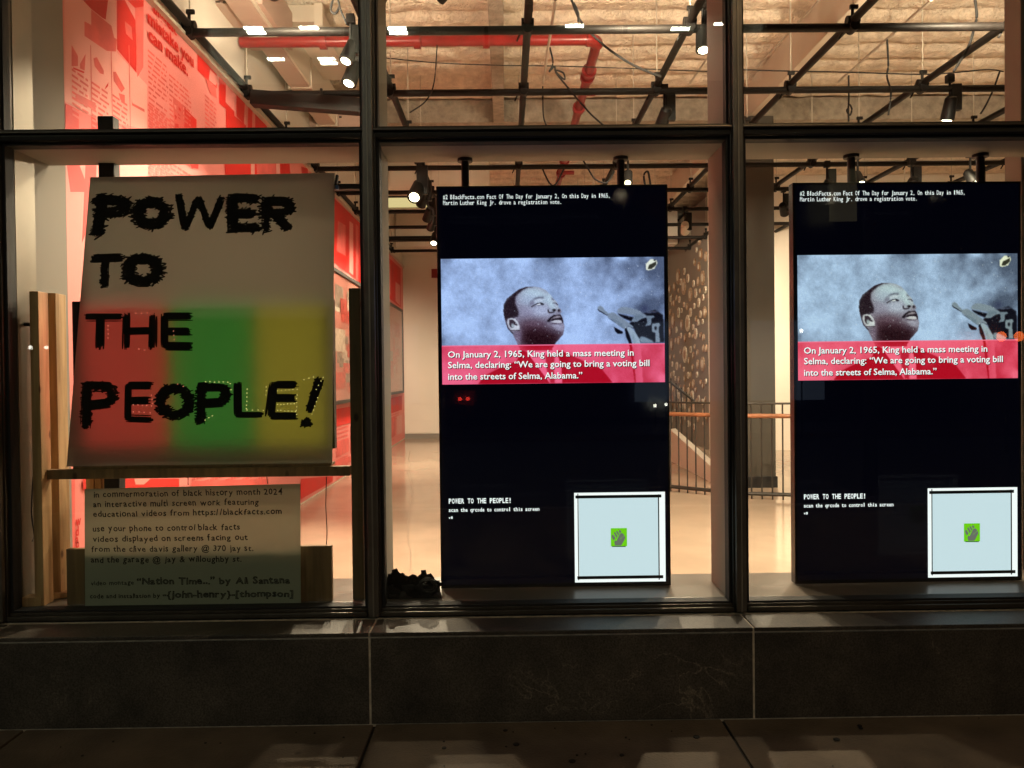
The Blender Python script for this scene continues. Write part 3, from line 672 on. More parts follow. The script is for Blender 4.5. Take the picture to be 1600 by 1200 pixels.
spotlight('lit spotlight with a hanging cable loop high beside the left mullion', PY(548, 30, d2y(5.5)), (-2.1, 1.0, .6), power=90, angle=95, box=True)
spotlight('second lit spotlight tilted left beside the left mullion', PY(552, 60, d2y(6.2)), (-2.2, 1.6, .2), power=110, angle=90, scale=1.2)
spotlight('glaring spotlight at the top near the right fin of the first screen window', PY(1098, 6, d2y(5.62)), (1.3, 1.2, 0), power=140, angle=95, scale=1.1)
spotlight('dark spotlight with a black driver box left of the right fin', PY(1038, 138, d2y(6.85)), (.4, 7.5, 0), lens='off', power=110, angle=90, scale=1.15)
spotlight('lit spotlight hanging under a grid crossing in the right window', PY(1484, 122, d2y(6.85)), (3.8, 4.6, 0), power=150, angle=95, scale=1.15)
spotlight('brightest spotlight above the upper left corner of the first screen', PY(652, 248, d2y(8.1)), (-1.6, 1.2, 0), power=110, angle=90, scale=1.5)
spotlight('dark spotlight second in the row running back at the upper left of the first screen', PY(662, 275, d2y(9.3)), (XW, 8.5, 1.4), lens='off', power=150, angle=80, scale=1.2)
spotlight('dim spotlight third in the row running back at the upper left of the first screen', PY(670, 303, d2y(10.5)), (XW, 9.8, 1.3), lens='dim', power=150, angle=80, scale=1.2)
spotlight('dark spotlight fourth in the row running back at the upper left of the first screen', PY(675, 322, d2y(11.8)), (XW, 11.3, 1.3), lens='off', power=150, angle=80, scale=1.2)
spotlight('farthest small lit spotlight in the row at the left edge of the first screen', PY(679, 345, d2y(13.0)), (-1.6, 7, 0), power=150, angle=90, scale=1.3)
spotlight('small spotlight half hidden behind the right hanger post of the first screen', PY(981, 243, d2y(8.0)), (.7, 2, 0), lens='dim', power=110, angle=95, box=False)
spotlight('white spotlight shining at the disc wall right of the first screen', PY(1070, 326, d2y(11.6)), (3.75, 12.5, 1.9), finish='white', power=150, angle=80, scale=1.3)
spotlight('dark spotlight over the left end of the second screen', PY(1292, 256, d2y(8.6)), (3, 9, 0), lens='off', power=0, scale=1.2)
spotlight('lit spotlight beside the left hanger post of the second screen', PY(1340, 243, d2y(7.4)), (3.4, 1.2, 0), power=110, angle=90, box=False)
spotlight('dark boxy spotlight midway between the hanger posts of the second screen', PY(1424, 252, d2y(8.0)), (4, 9, 0), lens='off', power=0, scale=1.15)
spotlight('lit spotlight beside the right hanger post of the second screen', PY(1516, 240, d2y(7.2)), (4.6, 1.4, 0), power=110, angle=90, box=False)
spotlight('dark spotlight at the upper left corner of the second screen', PY(1224, 296, d2y(10.6)), (5.6, 10.6, 1.8), lens='off', power=220, angle=80, scale=1.2)
spotlight('spotlight above the photo, turned back at the pine studs', (-.7, 1.25, ZG - .02), (-2.05, .1, 1.0), power=46, angle=55)
spotlight('spotlight above the photo, turned back beside the plastic sign', (-.55, 1.15, ZG - .02), (-.9, -1.0, 0), power=34, angle=50)
spotlight('spotlight above the photo, turned back over the first screen', (.95, 1.15, ZG - .02), (.9, -1.0, 0), power=34, angle=60)
# further lamps of the same grid, out of the frame
for k, (x, y, az, ay, p, an) in enumerate([(-.3, 1.2, XW, 2.6, 60, 100), (1.4, 1.6, 1.4, 3.2, 120, 110), (3.6, 1.6, 3.6, 3.4, 120, 110), (5.8, 2.4, 5.8, 4.0, 150, 110), (5.8, 6, 5.8, 8, 150, 110)]):
    lab = ['spotlight above the top edge of the photo, left of the others', 'spotlight above the top edge, over the first screen', 'spotlight above the top edge, over the second screen', 'spotlight off to the right near the window', 'spotlight off to the right, deep in the room'][k]
    spotlight(lab, (x, y, ZG - .02), (az, ay, 0 if k else 2.6), power=p, angle=an)

for k, (x, p, ax) in enumerate([(-1.5, 62, -1.2), (1.0, 76, 1.0), (3.4, 82, 3.6), (6.4, 90, 6.5)]):  # unseen uplights, added only to brighten the ceiling deck
    lab = ['added unseen uplight for the ceiling, leftmost of four', 'added unseen uplight for the ceiling over the first screen', 'added unseen uplight for the ceiling over the second screen', 'added unseen uplight for the ceiling, rightmost of four'][k]
    t = spotlight(lab, (x, 1.6, ZG + .16), (ax, 7.5, ZC + .4), power=p, angle=125, box=False, blend=1.0)
# long black fixture hanging from the grid in the left window
lf = thing('linear_fixture', 'long black tilted linear fixture hanging under the grid in the left window', 'light fixture', PY(400, 150, d2y(6.8)))
A = PY(394, 154, d2y(6.8)); B = PY(600, 170, d2y(6.8)); dv = (B - A)
ang = math.atan2(-(B.z - A.z), B.x - A.x); c = (A + B) / 2
MB().obox(c, (dv.length, .12, .125), (0, ang, 0), .006).build('housing', M['black'], lf)
A2 = PY(472, 147, d2y(6.78)); B2 = PY(533, 152, d2y(6.78)); c2 = (A2 + B2) / 2
MB().obox(c2, ((B2 - A2).length, .03, .014), (0, ang, 0), .003).cyl(PY(502, 150, d2y(6.78)), PY(502, 139, d2y(6.8)), .012, 8).build('yoke', M['black'], lf)

# ------------------------------------------------------------------ cables
CAB = M['gasket']
def cable(label, pts, r=.007, d=6.0):
    P_ = [PY(p[0], p[1], d2y(p[2] if len(p) > 2 else d)) for p in pts]
    # Catmull-Rom
    out = []
    for i in range(len(P_) - 1):
        p0, p1, p2, p3 = P_[max(i - 1, 0)], P_[i], P_[i + 1], P_[min(i + 2, len(P_) - 1)]
        for t in np.linspace(0, 1, 8, endpoint=False):
            out.append(.5 * ((2 * p1) + (p2 - p0) * t + (2 * p0 - 5 * p1 + 4 * p2 - p3) * t * t + (3 * p1 - p0 - 3 * p2 + p3) * t ** 3))
    out.append(P_[-1])
    return tag(MB().tube(out, r, 6).build('cable', CAB, None, True), label, 'cable')
cable('looped black cable hanging high beside the left mullion', [(520, 0), (517, 16), (524, 21), (530, 10), (528, -2), (532, 15), (542, 38)], .008, 5.6)
cable('thin cable looping down the left part of the middle upper pane', [(683, 70), (678, 130), (665, 158), (640, 176)], .006, 6.8)
cable('cable with a knotted loop hanging left of the red pipe', [(859, 74), (864, 98), (858, 112), (866, 104), (869, 113), (882, 124), (880, 114), (868, 112), (890, 140), (920, 175), (943, 196)], .008, 6.8)
cable('black cable sagging from the top pipe to the right depth pipe', [(893, 0), (908, 34), (945, 72), (990, 102), (1033, 120)], .009, 5.9)
cable('second short cable beside the sagging one at the top', [(896, 5), (903, 20), (904, 34)], .01, 5.6)
cable('straight dark drop cable left of the red pipe above the transom', [(848, 135), (849, 180), (854, 197)], .007, 6.9)
cable('dark cable dropping between grid pipes in the right window', [(1386, 62), (1388, 100), (1386, 120), (1392, 145), (1388, 180)], .008, 6.6)
cable('knotted drop cable with a loop in the right window', [(1326, 118), (1326, 165), (1323, 172), (1328, 180), (1331, 170), (1326, 164), (1326, 190)], .008, 6.9)
cable('twisted cable bundle swinging from the top towards the lit spotlight', [(1523, -5), (1526, 25), (1522, 45), (1512, 75), (1490, 112)], .010, 6.0)
cable('long thin cable strung across the right window', [(1160, 109), (1230, 111), (1330, 113), (1450, 116), (1540, 109), (1568, 112)], .006, 7.2)
cable('long thin green grey cable strung across the middle upper pane', [(598, 90), (680, 98), (780, 102), (900, 104), (1115, 112)], .005, 7.2)
cable('wide sagging cable behind the first screen left of its right post', [(905, 240), (918, 262), (930, 280), (948, 285), (960, 268)], .010, 8.2)
cable('small cable loop above the first screen beside its right post', [(1010, 300), (1006, 275), (1012, 268), (1015, 280), (1018, 300)], .012, 8.4)
cable('cable hanging between the round duct and the red pipe', [(847, 262), (858, 285), (868, 288), (882, 262)], .010, 8.4)
cable('tangle of cable hanging down from the row of spotlights', [(655, 256), (663, 280), (659, 290), (671, 300), (668, 320), (677, 330), (675, 350)], .012, 8.2)
cable('cable drooping to the right pier above the transom', [(1562, 112), (1552, 140), (1540, 165), (1532, 178)], .008, 7.0)
# ------------------------------------------------------------------ curved railing
rl = thing('curved_railing', 'curved steel railing with an orange wooden handrail in the back of the gallery', 'railing', (2.9, 6.2, 0))
bp = [(1000, 752), (1047, 760), (1119, 767), (1164, 771), (1232, 773), (1300, 772), (1380, 766)]
base = []
for i in range(len(bp) - 1):
    for t in np.linspace(0, 1, 7, endpoint=False): base.append(PZ(bp[i][0] + (bp[i + 1][0] - bp[i][0]) * t, bp[i][1] + (bp[i + 1][1] - bp[i][1]) * t, .06))
MB().tube(base, .022, 8).build('bottom_rail', M['railmetal'], rl, True)
MB().tube([p + UZ * .88 for p in base], .026, 10).build('handrail', M['railwood'], rl, True)
MB().tube([p + UZ * 1.02 for p in base], .012, 8).build('top_rail', M['railmetal'], rl, True)
tot = sum((base[i + 1] - base[i]).length for i in range(len(base) - 1)); s = 0; nxt = 0
for i in range(len(base) - 1):
    L = (base[i + 1] - base[i]).length
    while nxt <= s + L:
        p = base[i].lerp(base[i + 1], (nxt - s) / L)
        MB().box(p.x - .007, p.x + .007, p.y - .007, p.y + .007, 0.0, p.z + 1.02).build('baluster', M['railmetal'], rl); nxt += .112
    s += L
r2 = thing('stair_railing', 'short dark stair railing in front of the wall of discs', 'railing', (2.9, 10, 0))
for k in range(5):
    p = PY(1049 + k * 8, 690, d2y(13.2)); MB().box(p.x - .012, p.x + .012, p.y - .012, p.y + .012, 0, CAMZ - .1 - k * .08).build('baluster', M['railmetal'], r2)
pa, pb = PY(1046, 596, d2y(13.2)), PY(1084, 626, d2y(13.2)); MB().cyl(pa, pb, .022, 8).build('handrail', M['railmetal'], r2)
rp = MB().slab([PZ(1047, 720, 0) + UZ * 0, PZ(1118, 757, 0), PZ(1118, 757, 0) + UZ * .18, PZ(1047, 720, 0) + UZ * .52], (.12, .12, 0)).build('ramp_curb', M['white_wall'])
tag(rp, 'low white sloping ramp wall behind the curved railing', 'ramp wall')

# wall of discs
ds = thing('disc_artwork', 'wall artwork of many round copper and white discs on a dark grey wall', 'artwork', (3.74, 12, 2))
dm = [mat('disc_copper', (.40, .27, .18), .4, .3, noise=(9, .4)), mat('disc_pale', (.62, .56, .47), .4, noise=(9, .4)), mat('disc_brown', (.28, .16, .09), .4, noise=(9, .5))]
def disc_mesh(nm, m1, m2):
    b = MB(); b.cyl((0, 0, 0), (-.03, 0, 0), 1, 20); b.cyl((-.0301, 0, 0), (-.036, 0, 0), .55, 16)
    bmesh.ops.recalc_face_normals(b.bm, faces=b.bm.faces); me = bpy.data.meshes.new(nm); b.bm.to_mesh(me); b.bm.free(); me.materials.append(m1); me.materials.append(m2)
    for p in me.polygons: p.material_index = 1 if p.center.x < -.0302 else 0
    return me
dmesh = [disc_mesh('disc', dm[0], dm[1]), disc_mesh('disc', dm[1], dm[2]), disc_mesh('disc', dm[2], dm[1]), disc_mesh('disc', dm[1], dm[0])]
rnd = random.Random(11); placed = []
tries = 0
while len(placed) < 120 and tries < 9000:
    tries += 1; y = rnd.uniform(WALL_R + .3, YB - .1); z = rnd.uniform(.35, 4.1); r = rnd.choice([.05, .06, .07, .07, .09, .11, .14, .17])
    f = (y - WALL_R) / (YB - WALL_R)
    if z > 3.9 - .5 * f + .2 * math.sin(y * 4) : continue
    if any((y - a) ** 2 + (z - b) ** 2 < (r + c + .055) ** 2 for a, b, c in placed): continue
    placed.append((y, z, r))
    o = bpy.data.objects.new('disc', rnd.choice(dmesh)); COL.objects.link(o); o.parent = ds
    o.location = Vector((3.754, y, z)) - Vector((3.74, 12, 2)); o.scale = (.7, r, r)
# fire alarm strobe on far wall
al = thing('alarm_box', 'small red alarm box on the far wall left of the first screen', 'alarm', PY(678, 427, YB - .03))
px_box('alarm_body', M['redpipe'], al, 674, 420, 683, 434, 17.54, .05)

# =================================================================== displays
SCR_Y = .25
def L3(px, py): return PY(px, py, SCR_Y)
tvw = L3(1045, 600).x - L3(684, 600).x; tvx0 = L3(685, 600).x
tz1 = L3(863, 289).z; tz0 = LEDGE_Z + .004
W_ON = emis('screen_white', (.92, .97, 1.0), 1.25); W_QR = emis('screen_pale_blue', (.72, .90, 1.0), .98)
S_BLK = mat('screen_black', (.002, .002, .003), .06, spec=.5, emit=(.10, .12, .5), es=.006)
S_LINE = mat('screen_dark_line', (.002, .002, .003), .3); S_GREEN = emis('screen_green', (.22, .85, .01), .85); S_GREY = emis('screen_grey', (.17, .19, .16), 1.0)
def painted_photo():
    W_, H_ = 1507, 845; nx, ny = 452, 254
    xx, yy = np.meshgrid(np.linspace(38, 1545, nx), np.linspace(105, 950, ny))
    rng = np.random.RandomState(3)
    def blur(a, s):
        k = np.exp(-np.arange(-int(3 * s) - 1, int(3 * s) + 2) ** 2 / (2 * s * s)); k /= k.sum(); p = len(k) // 2
        a = np.pad(a, p, 'edge'); a = np.apply_along_axis(lambda v: np.convolve(v, k, 'valid'), 0, a); return np.apply_along_axis(lambda v: np.convolve(v, k, 'valid'), 1, a)
    def fn(s): r = blur(rng.rand(ny, nx), s); r -= r.mean(); return r / r.std()
    img = np.zeros((ny, nx, 3))
    n = .5 * fn(26) + .35 * fn(11) + .22 * fn(5) + .14 * fn(2)
    base = 190 + 26 * n + 26 * np.exp(-((xx - 1050) ** 2 / 260 ** 2 + (yy - 500) ** 2 / 220 ** 2)) - np.clip((xx - 950) / 550, 0, 1) * 72 - 20 * np.exp(-((xx - 1450) ** 2 / 150 ** 2 + (yy - 130) ** 2 / 120 ** 2)) - 90 * np.exp(-((xx - 1430) ** 2 / 100 ** 2 + (yy - 440) ** 2 / 60 ** 2))
    base += np.clip((xx - 850) / 500, 0, 1) * 14 * (fn(9)) + 22 * np.exp(-((xx - 150) ** 2 / 160 ** 2 + (yy - 520) ** 2 / 150 ** 2))
    base = np.clip(base, 96, 215)
    img[..., 0] = base * .80; img[..., 1] = base * .92; img[..., 2] = base * 1.12 + 12
    def inside(pts):
        m = np.zeros((ny, nx), bool); j = len(pts) - 1
        for i in range(len(pts)):
            (x1, y1), (x2, y2) = pts[i], pts[j]
            if y1 != y2:
                m ^= ((y1 > yy) != (y2 > yy)) & (xx < (x2 - x1) * (yy - y1) / (y2 - y1) + x1)
            j = i
        return m
    def put(pts, col, soft=.8, a=1.0):
        m = blur(inside(pts).astype(float), soft)[..., None] * a; img[:] = img * (1 - m) + np.array(col) * m
    def ell(cx, cy, rx, ry, col, a=1.0, rot=0):
        c, s = math.cos(rot), math.sin(rot); u = (xx - cx) * c + (yy - cy) * s; v = -(xx - cx) * s + (yy - cy) * c
        m = (np.exp(-((u / rx) ** 2 + (v / ry) ** 2) ** 1.5) * a)[..., None]; img[:] = img * (1 - m) + np.array(col) * m
    def stroke(pts, w, col, a=1.0, soft=.7):
        m = np.zeros((ny, nx))
        for (x1, y1), (x2, y2) in zip(pts[:-1], pts[1:]):
            dx, dy = x2 - x1, y2 - y1; t = np.clip(((xx - x1) * dx + (yy - y1) * dy) / (dx * dx + dy * dy), 0, 1)
            m = np.maximum(m, ((xx - x1 - t * dx) ** 2 + (yy - y1 - t * dy) ** 2 < (w / 2) ** 2).astype(float))
        m = blur(m, soft)[..., None] * a; img[:] = img * (1 - m) + np.array(col) * m
    # suit, shirt, tie
    put([(280, 950), (320, 895), (420, 845), (545, 795), (570, 715), (640, 740), (840, 730), (990, 800), (1120, 860), (1190, 950)], (20, 18, 28))
    put([(570, 712), (610, 735), (765, 950), (850, 950), (845, 850), (815, 735), (780, 700)], (205, 208, 224))
    put([(735, 765), (760, 745), (800, 765), (792, 850), (800, 950), (770, 950), (745, 860)], (60, 50, 70), 1.2)
    put([(600, 740), (570, 790), (700, 950), (760, 950)], (40, 36, 48), a=.7); put([(1190, 830), (1330, 900), (1380, 950), (1230, 950)], (120, 120, 135), 3, .6); put([(900, 760), (1000, 800), (960, 870), (880, 900)], (70, 64, 80), 4, .6)
    fc = lambda pts: [(389 + x * .3964, 237.8 + y * .3964) for x, y in pts]
    def fe(cx, cy, rx, ry, col, a=1.0, rot=0): ell(389 + cx * .3964, 237.8 + cy * .3964, rx * .3964, ry * .3964, col, a, rot)
    def fs_(pts, w, col, a=1.0, soft=.6): stroke(fc(pts), w * .3964, col, a, soft)
    head = fc([(560, 150), (680, 145), (800, 165), (900, 215), (985, 300), (1030, 365), (1080, 410), (1110, 470), (1105, 500), (1150, 545), (1160, 590), (1135, 610), (1165, 650), (1190, 720), (1195, 780), (1210, 830), (1200, 900), (1185, 965), (1120, 1040), (1040, 1130), (1000, 1200), (1000, 1240), (480, 1240), (430, 1180), (370, 1050), (320, 950), (240, 860), (205, 760), (180, 660), (165, 560), (175, 450), (230, 350), (330, 270), (440, 190)])
    hm = blur(inside(head).astype(float), .6); keep = img.copy(); img[:] = np.array((128, 124, 152))
    fe(720, 300, 300, 150, (178, 200, 226), .98, .25); fe(600, 380, 200, 120, (160, 174, 208), .8); fe(800, 560, 260, 110, (170, 178, 214), .95); fe(560, 600, 130, 120, (140, 138, 172), .8); fe(960, 330, 70, 120, (172, 192, 220), .9, .5)
    fe(1000, 470, 60, 110, (176, 196, 222), .95, -.35); fe(1090, 500, 40, 50, (168, 182, 208), .9)
    # shaded jaw, throat and neck
    put(fc([(430, 740), (560, 700), (760, 730), (880, 790), (960, 880), (1080, 920), (1190, 950), (1120, 1050), (1000, 1240), (480, 1240), (440, 1000)]), (62, 34, 48), 9, .85)
    put(fc([(480, 900), (760, 880), (960, 930), (1180, 965), (1120, 1040), (1000, 1240), (560, 1240), (500, 1050)]), (30, 8, 16), 8, .9); fe(1120, 840, 90, 70, (150, 148, 180), .9, .2); fe(1060, 930, 100, 30, (70, 56, 74), .7, .15)
    fe(400, 1040, 60, 160, (116, 100, 130), .8, .3); fe(700, 780, 180, 50, (96, 74, 96), .6)
    # hair
    put(fc([(560, 135), (690, 138), (690, 152), (600, 160), (500, 210), (420, 275), (375, 330), (370, 420), (400, 500), (430, 580), (420, 650), (330, 680), (240, 690), (215, 760), (170, 640), (160, 540), (170, 440), (225, 340), (330, 255), (440, 180)]), (32, 20, 32), 1.5, .98)
    fs_([(165, 600), (175, 480), (230, 370), (330, 280)], 16, (90, 100, 120), .7, 1.2); fs_([(205, 760), (240, 860), (320, 940)], 26, (16, 8, 16), .95, 1.0)
    img[:] += (rng.randn(ny, nx) * 12)[..., None] * (xx < 560)[..., None]
    # ear
    put(fc([(240, 700), (290, 680), (370, 690), (420, 760), (445, 830), (440, 880), (380, 885), (300, 880), (255, 820), (235, 760)]), (196, 200, 222), .9); put(fc([(265, 710), (330, 705), (380, 760), (410, 800), (395, 810), (350, 790), (330, 850), (290, 840), (262, 780)]), (46, 34, 48), .9, .95); fe(325, 810, 26, 40, (170, 186, 206), .9)
    fs_([(300, 885), (440, 890)], 12, (20, 8, 16), .8)
    # brow and eyes
    fs_([(610, 480), (640, 420), (690, 370), (770, 335), (860, 335)], 26, (104, 108, 136), .8, 2.0); fs_([(700, 360), (780, 335), (850, 345)], 12, (58, 54, 74), .8, 1.2); fe(770, 385, 90, 28, (186, 196, 224), .9, -.2); fe(660, 430, 46, 40, (110, 108, 138), .7, -.6)
    fs_([(650, 488), (700, 465), (760, 435), (810, 428), (860, 452)], 15, (22, 16, 28), .95); fe(775, 450, 34, 12, (214, 218, 234), .9, -.2); fe(825, 448, 20, 16, (14, 10, 20), 1.0); fs_([(660, 498), (740, 476), (850, 466)], 7, (54, 46, 66), .7); fe(740, 510, 100, 14, (150, 156, 190), .6, -.1)
    fs_([(990, 350), (1030, 380)], 16, (70, 68, 90), .8, 1.2); fs_([(1010, 430), (1060, 430), (1105, 465)], 13, (34, 26, 40), .9); fe(1060, 405, 40, 16, (178, 192, 216), .8, .4)
    # nose
    fs_([(930, 560), (950, 520), (1000, 510)], 10, (88, 84, 108), .7, 1.2); fs_([(930, 545), (940, 590), (990, 595), (1030, 580)], 22, (30, 20, 30), .9, .9); fe(1035, 552, 34, 22, (16, 8, 16), 1.0, .2); fe(1115, 560, 24, 26, (26, 16, 26), .95); fe(975, 560, 22, 20, (150, 154, 180), .8); fe(1075, 570, 14, 26, (150, 146, 168), .9); fe(1080, 610, 16, 22, (130, 126, 150), .8)
    # moustache and lips
    put(fc([(905, 745), (930, 710), (985, 660), (1030, 630), (1070, 640), (1100, 630), (1140, 630), (1175, 690), (1190, 760), (1185, 785), (1160, 740), (1140, 690), (1060, 680), (990, 710), (950, 755)]), (18, 10, 20), .9, .97)
    put(fc([(965, 715), (1030, 665), (1080, 650), (1130, 650), (1150, 680), (1050, 690)]), (168, 160, 182), .9, .8); put(fc([(960, 745), (1010, 700), (1090, 685), (1150, 690), (1170, 725), (1060, 722)]), (24, 12, 22), .8); put(fc([(975, 750), (1050, 722), (1150, 728), (1165, 760), (1130, 775), (1030, 768)]), (192, 192, 214), .8); fs_([(1000, 775), (1080, 785), (1150, 785)], 14, (44, 28, 42), .85, .9)
    fe(1080, 820, 80, 22, (160, 158, 190), .7, .1); img[:] += (rng.randn(ny, nx) * 9)[..., None]
    face = img.copy(); img[:] = keep * (1 - hm[..., None]) + face * hm[..., None]
    # microphones
    mc = lambda pts: [(1037.8 + x * .5047, 345.9 + y * .5047) for x, y in pts]
    DK, LG = (12, 12, 24), (122, 136, 162)
    put(mc([(560, 380), (700, 280), (880, 230), (990, 300), (1000, 665), (620, 665), (600, 480), (500, 440)]), DK, 1.2, .97); put(mc([(700, 190), (760, 160), (800, 230), (700, 260)]), (40, 44, 80), 4, .8)
    put(mc([(370, 270), (600, 330), (560, 380), (460, 340), (400, 300)]), DK, 1); put(mc([(370, 262), (385, 215), (430, 188), (510, 190), (640, 225), (760, 300), (770, 330), (700, 345), (640, 385), (560, 385), (610, 300), (500, 280)]), LG, .8); put(mc([(600, 300), (700, 290), (740, 320), (600, 375)]), (92, 108, 132), 2, .7)
    put(mc([(760, 310), (860, 305), (880, 325), (830, 345), (825, 430), (740, 450), (775, 400)]), (108, 122, 146), .8); put(mc([(840, 415), (930, 405), (950, 430), (925, 470), (945, 665), (880, 665), (885, 540), (835, 520)]), (122, 136, 158), .8); fe2 = mc([(885, 475)])[0]; ell(fe2[0], fe2[1], 9, 13, DK)
    put(mc([(660, 620), (690, 580), (740, 590), (840, 640), (860, 670), (690, 670)]), (116, 134, 158), 1.2); put(mc([(750, 250), (900, 245), (930, 260), (780, 275)]), (84, 92, 124), 1, .8)
    put(mc([(325, 450), (450, 520), (440, 545), (380, 548), (340, 510)]), DK, .8); put(mc([(235, 320), (470, 480), (490, 590), (530, 680), (600, 1200), (620, 1200), (560, 640), (500, 450)]), DK, .8); put(mc([(105, 215), (130, 240), (235, 300), (260, 290), (150, 200)]), DK, .8)
    put(mc([(105, 205), (120, 175), (150, 168), (185, 190), (200, 225), (250, 265), (240, 300), (180, 255), (130, 228)]), LG, .7); put(mc([(240, 310), (255, 270), (320, 258), (440, 335), (590, 450), (580, 470), (520, 440), (470, 485), (400, 440)]), LG, .7); put(mc([(300, 330), (440, 420), (460, 470), (300, 360)]), (92, 110, 136), 2, .7)
    put(mc([(490, 465), (540, 450), (610, 520), (670, 620), (690, 760), (710, 1200), (620, 1200), (600, 760), (575, 640), (540, 560)]), (146, 164, 190), .9); put(mc([(560, 560), (600, 700), (620, 1200), (650, 1200), (630, 700), (590, 560)]), (110, 130, 150), 2, .6)
    # specks
    for k in range(170):
        x, y, r = rng.uniform(38, 1545), rng.uniform(105, 700), rng.uniform(1.8, 3.6); ell(x, y, r, r, (205, 215, 240), rng.uniform(.25, .8))
    # logo
    put([(1422, 190), (1424, 150), (1455, 120), (1478, 122), (1480, 132), (1497, 125), (1500, 150), (1480, 185), (1440, 196)], (225, 228, 220), .7); put([(1434, 188), (1445, 158), (1495, 135), (1493, 160), (1460, 188)], (50, 50, 44), .7); ell(1482, 128, 7, 5, (20, 20, 20), .9)
    img[:] += (rng.randn(ny, nx) * 7)[..., None]; img[:] = np.clip(img, 0, 255)
    # crimson caption band laid over the lower part
    band = (yy > 690); l = img.mean(-1) / 255
    bnd = np.stack([165 + 90 * l, 4 + 118 * l, 26 + 140 * l], -1)
    img = np.where(band[..., None], bnd, img); img[np.abs(yy - 690) < 3] = (236, 110, 150)
    img = np.clip(img, 0, 255) / 255; lin = np.where(img <= .04045, img / 12.92, ((img + .055) / 1.055) ** 2.4)
    return nx, ny, lin
pnx, pny, PHOTO = painted_photo()
def photo_mesh(x0, x1, z0, z1, y):
    X = np.linspace(x0, x1, pnx); Z = np.linspace(z1, z0, pny); gx_, gz_ = np.meshgrid(X, Z)
    co = np.stack([gx_, np.full_like(gx_, y), gz_], -1).reshape(-1, 3); idx = np.arange(pnx * pny).reshape(pny, pnx)
    f = np.stack([idx[:-1, :-1], idx[1:, :-1], idx[1:, 1:], idx[:-1, 1:]], -1).reshape(-1, 4)
    me = bpy.data.meshes.new('screen_photo'); me.from_pydata(co.tolist(), [], f.tolist())
    ca = me.color_attributes.new('print', 'FLOAT_COLOR', 'POINT'); c = np.ones((pnx * pny, 4)); c[:, :3] = PHOTO.reshape(-1, 3); ca.data.foreach_set('color', c.ravel()); return me
def photo_mat(name, tint, s):
    m = bpy.data.materials.new(name); m.use_nodes = True; n = m.node_tree; n.nodes.clear()
    a = n.nodes.new('ShaderNodeVertexColor'); a.layer_name = 'print'; e = n.nodes.new('ShaderNodeEmission'); e.inputs[1].default_value = s
    mx = n.nodes.new('ShaderNodeMix'); mx.data_type = 'RGBA'; mx.blend_type = 'MULTIPLY'; mx.inputs[0].default_value = 1; mx.inputs[7].default_value = (*tint, 1)
    g = n.nodes.new('ShaderNodeBsdfGlossy'); g.inputs['Roughness'].default_value = .08; g.inputs[0].default_value = (.04, .04, .04, 1); ad = n.nodes.new('ShaderNodeAddShader')
    o = n.nodes.new('ShaderNodeOutputMaterial'); n.links.new(a.outputs[0], mx.inputs[6]); n.links.new(mx.outputs[2], e.inputs[0]); n.links.new(e.outputs[0], ad.inputs[0]); n.links.new(g.outputs[0], ad.inputs[1]); n.links.new(ad.outputs[0], o.inputs[0]); return m
PM1 = photo_mat('screen_picture_blue', (1.0, 1.0, 1.02), 1.22); PM2 = photo_mat('screen_picture_grey', (1.06, 1.06, .86), 1.2)
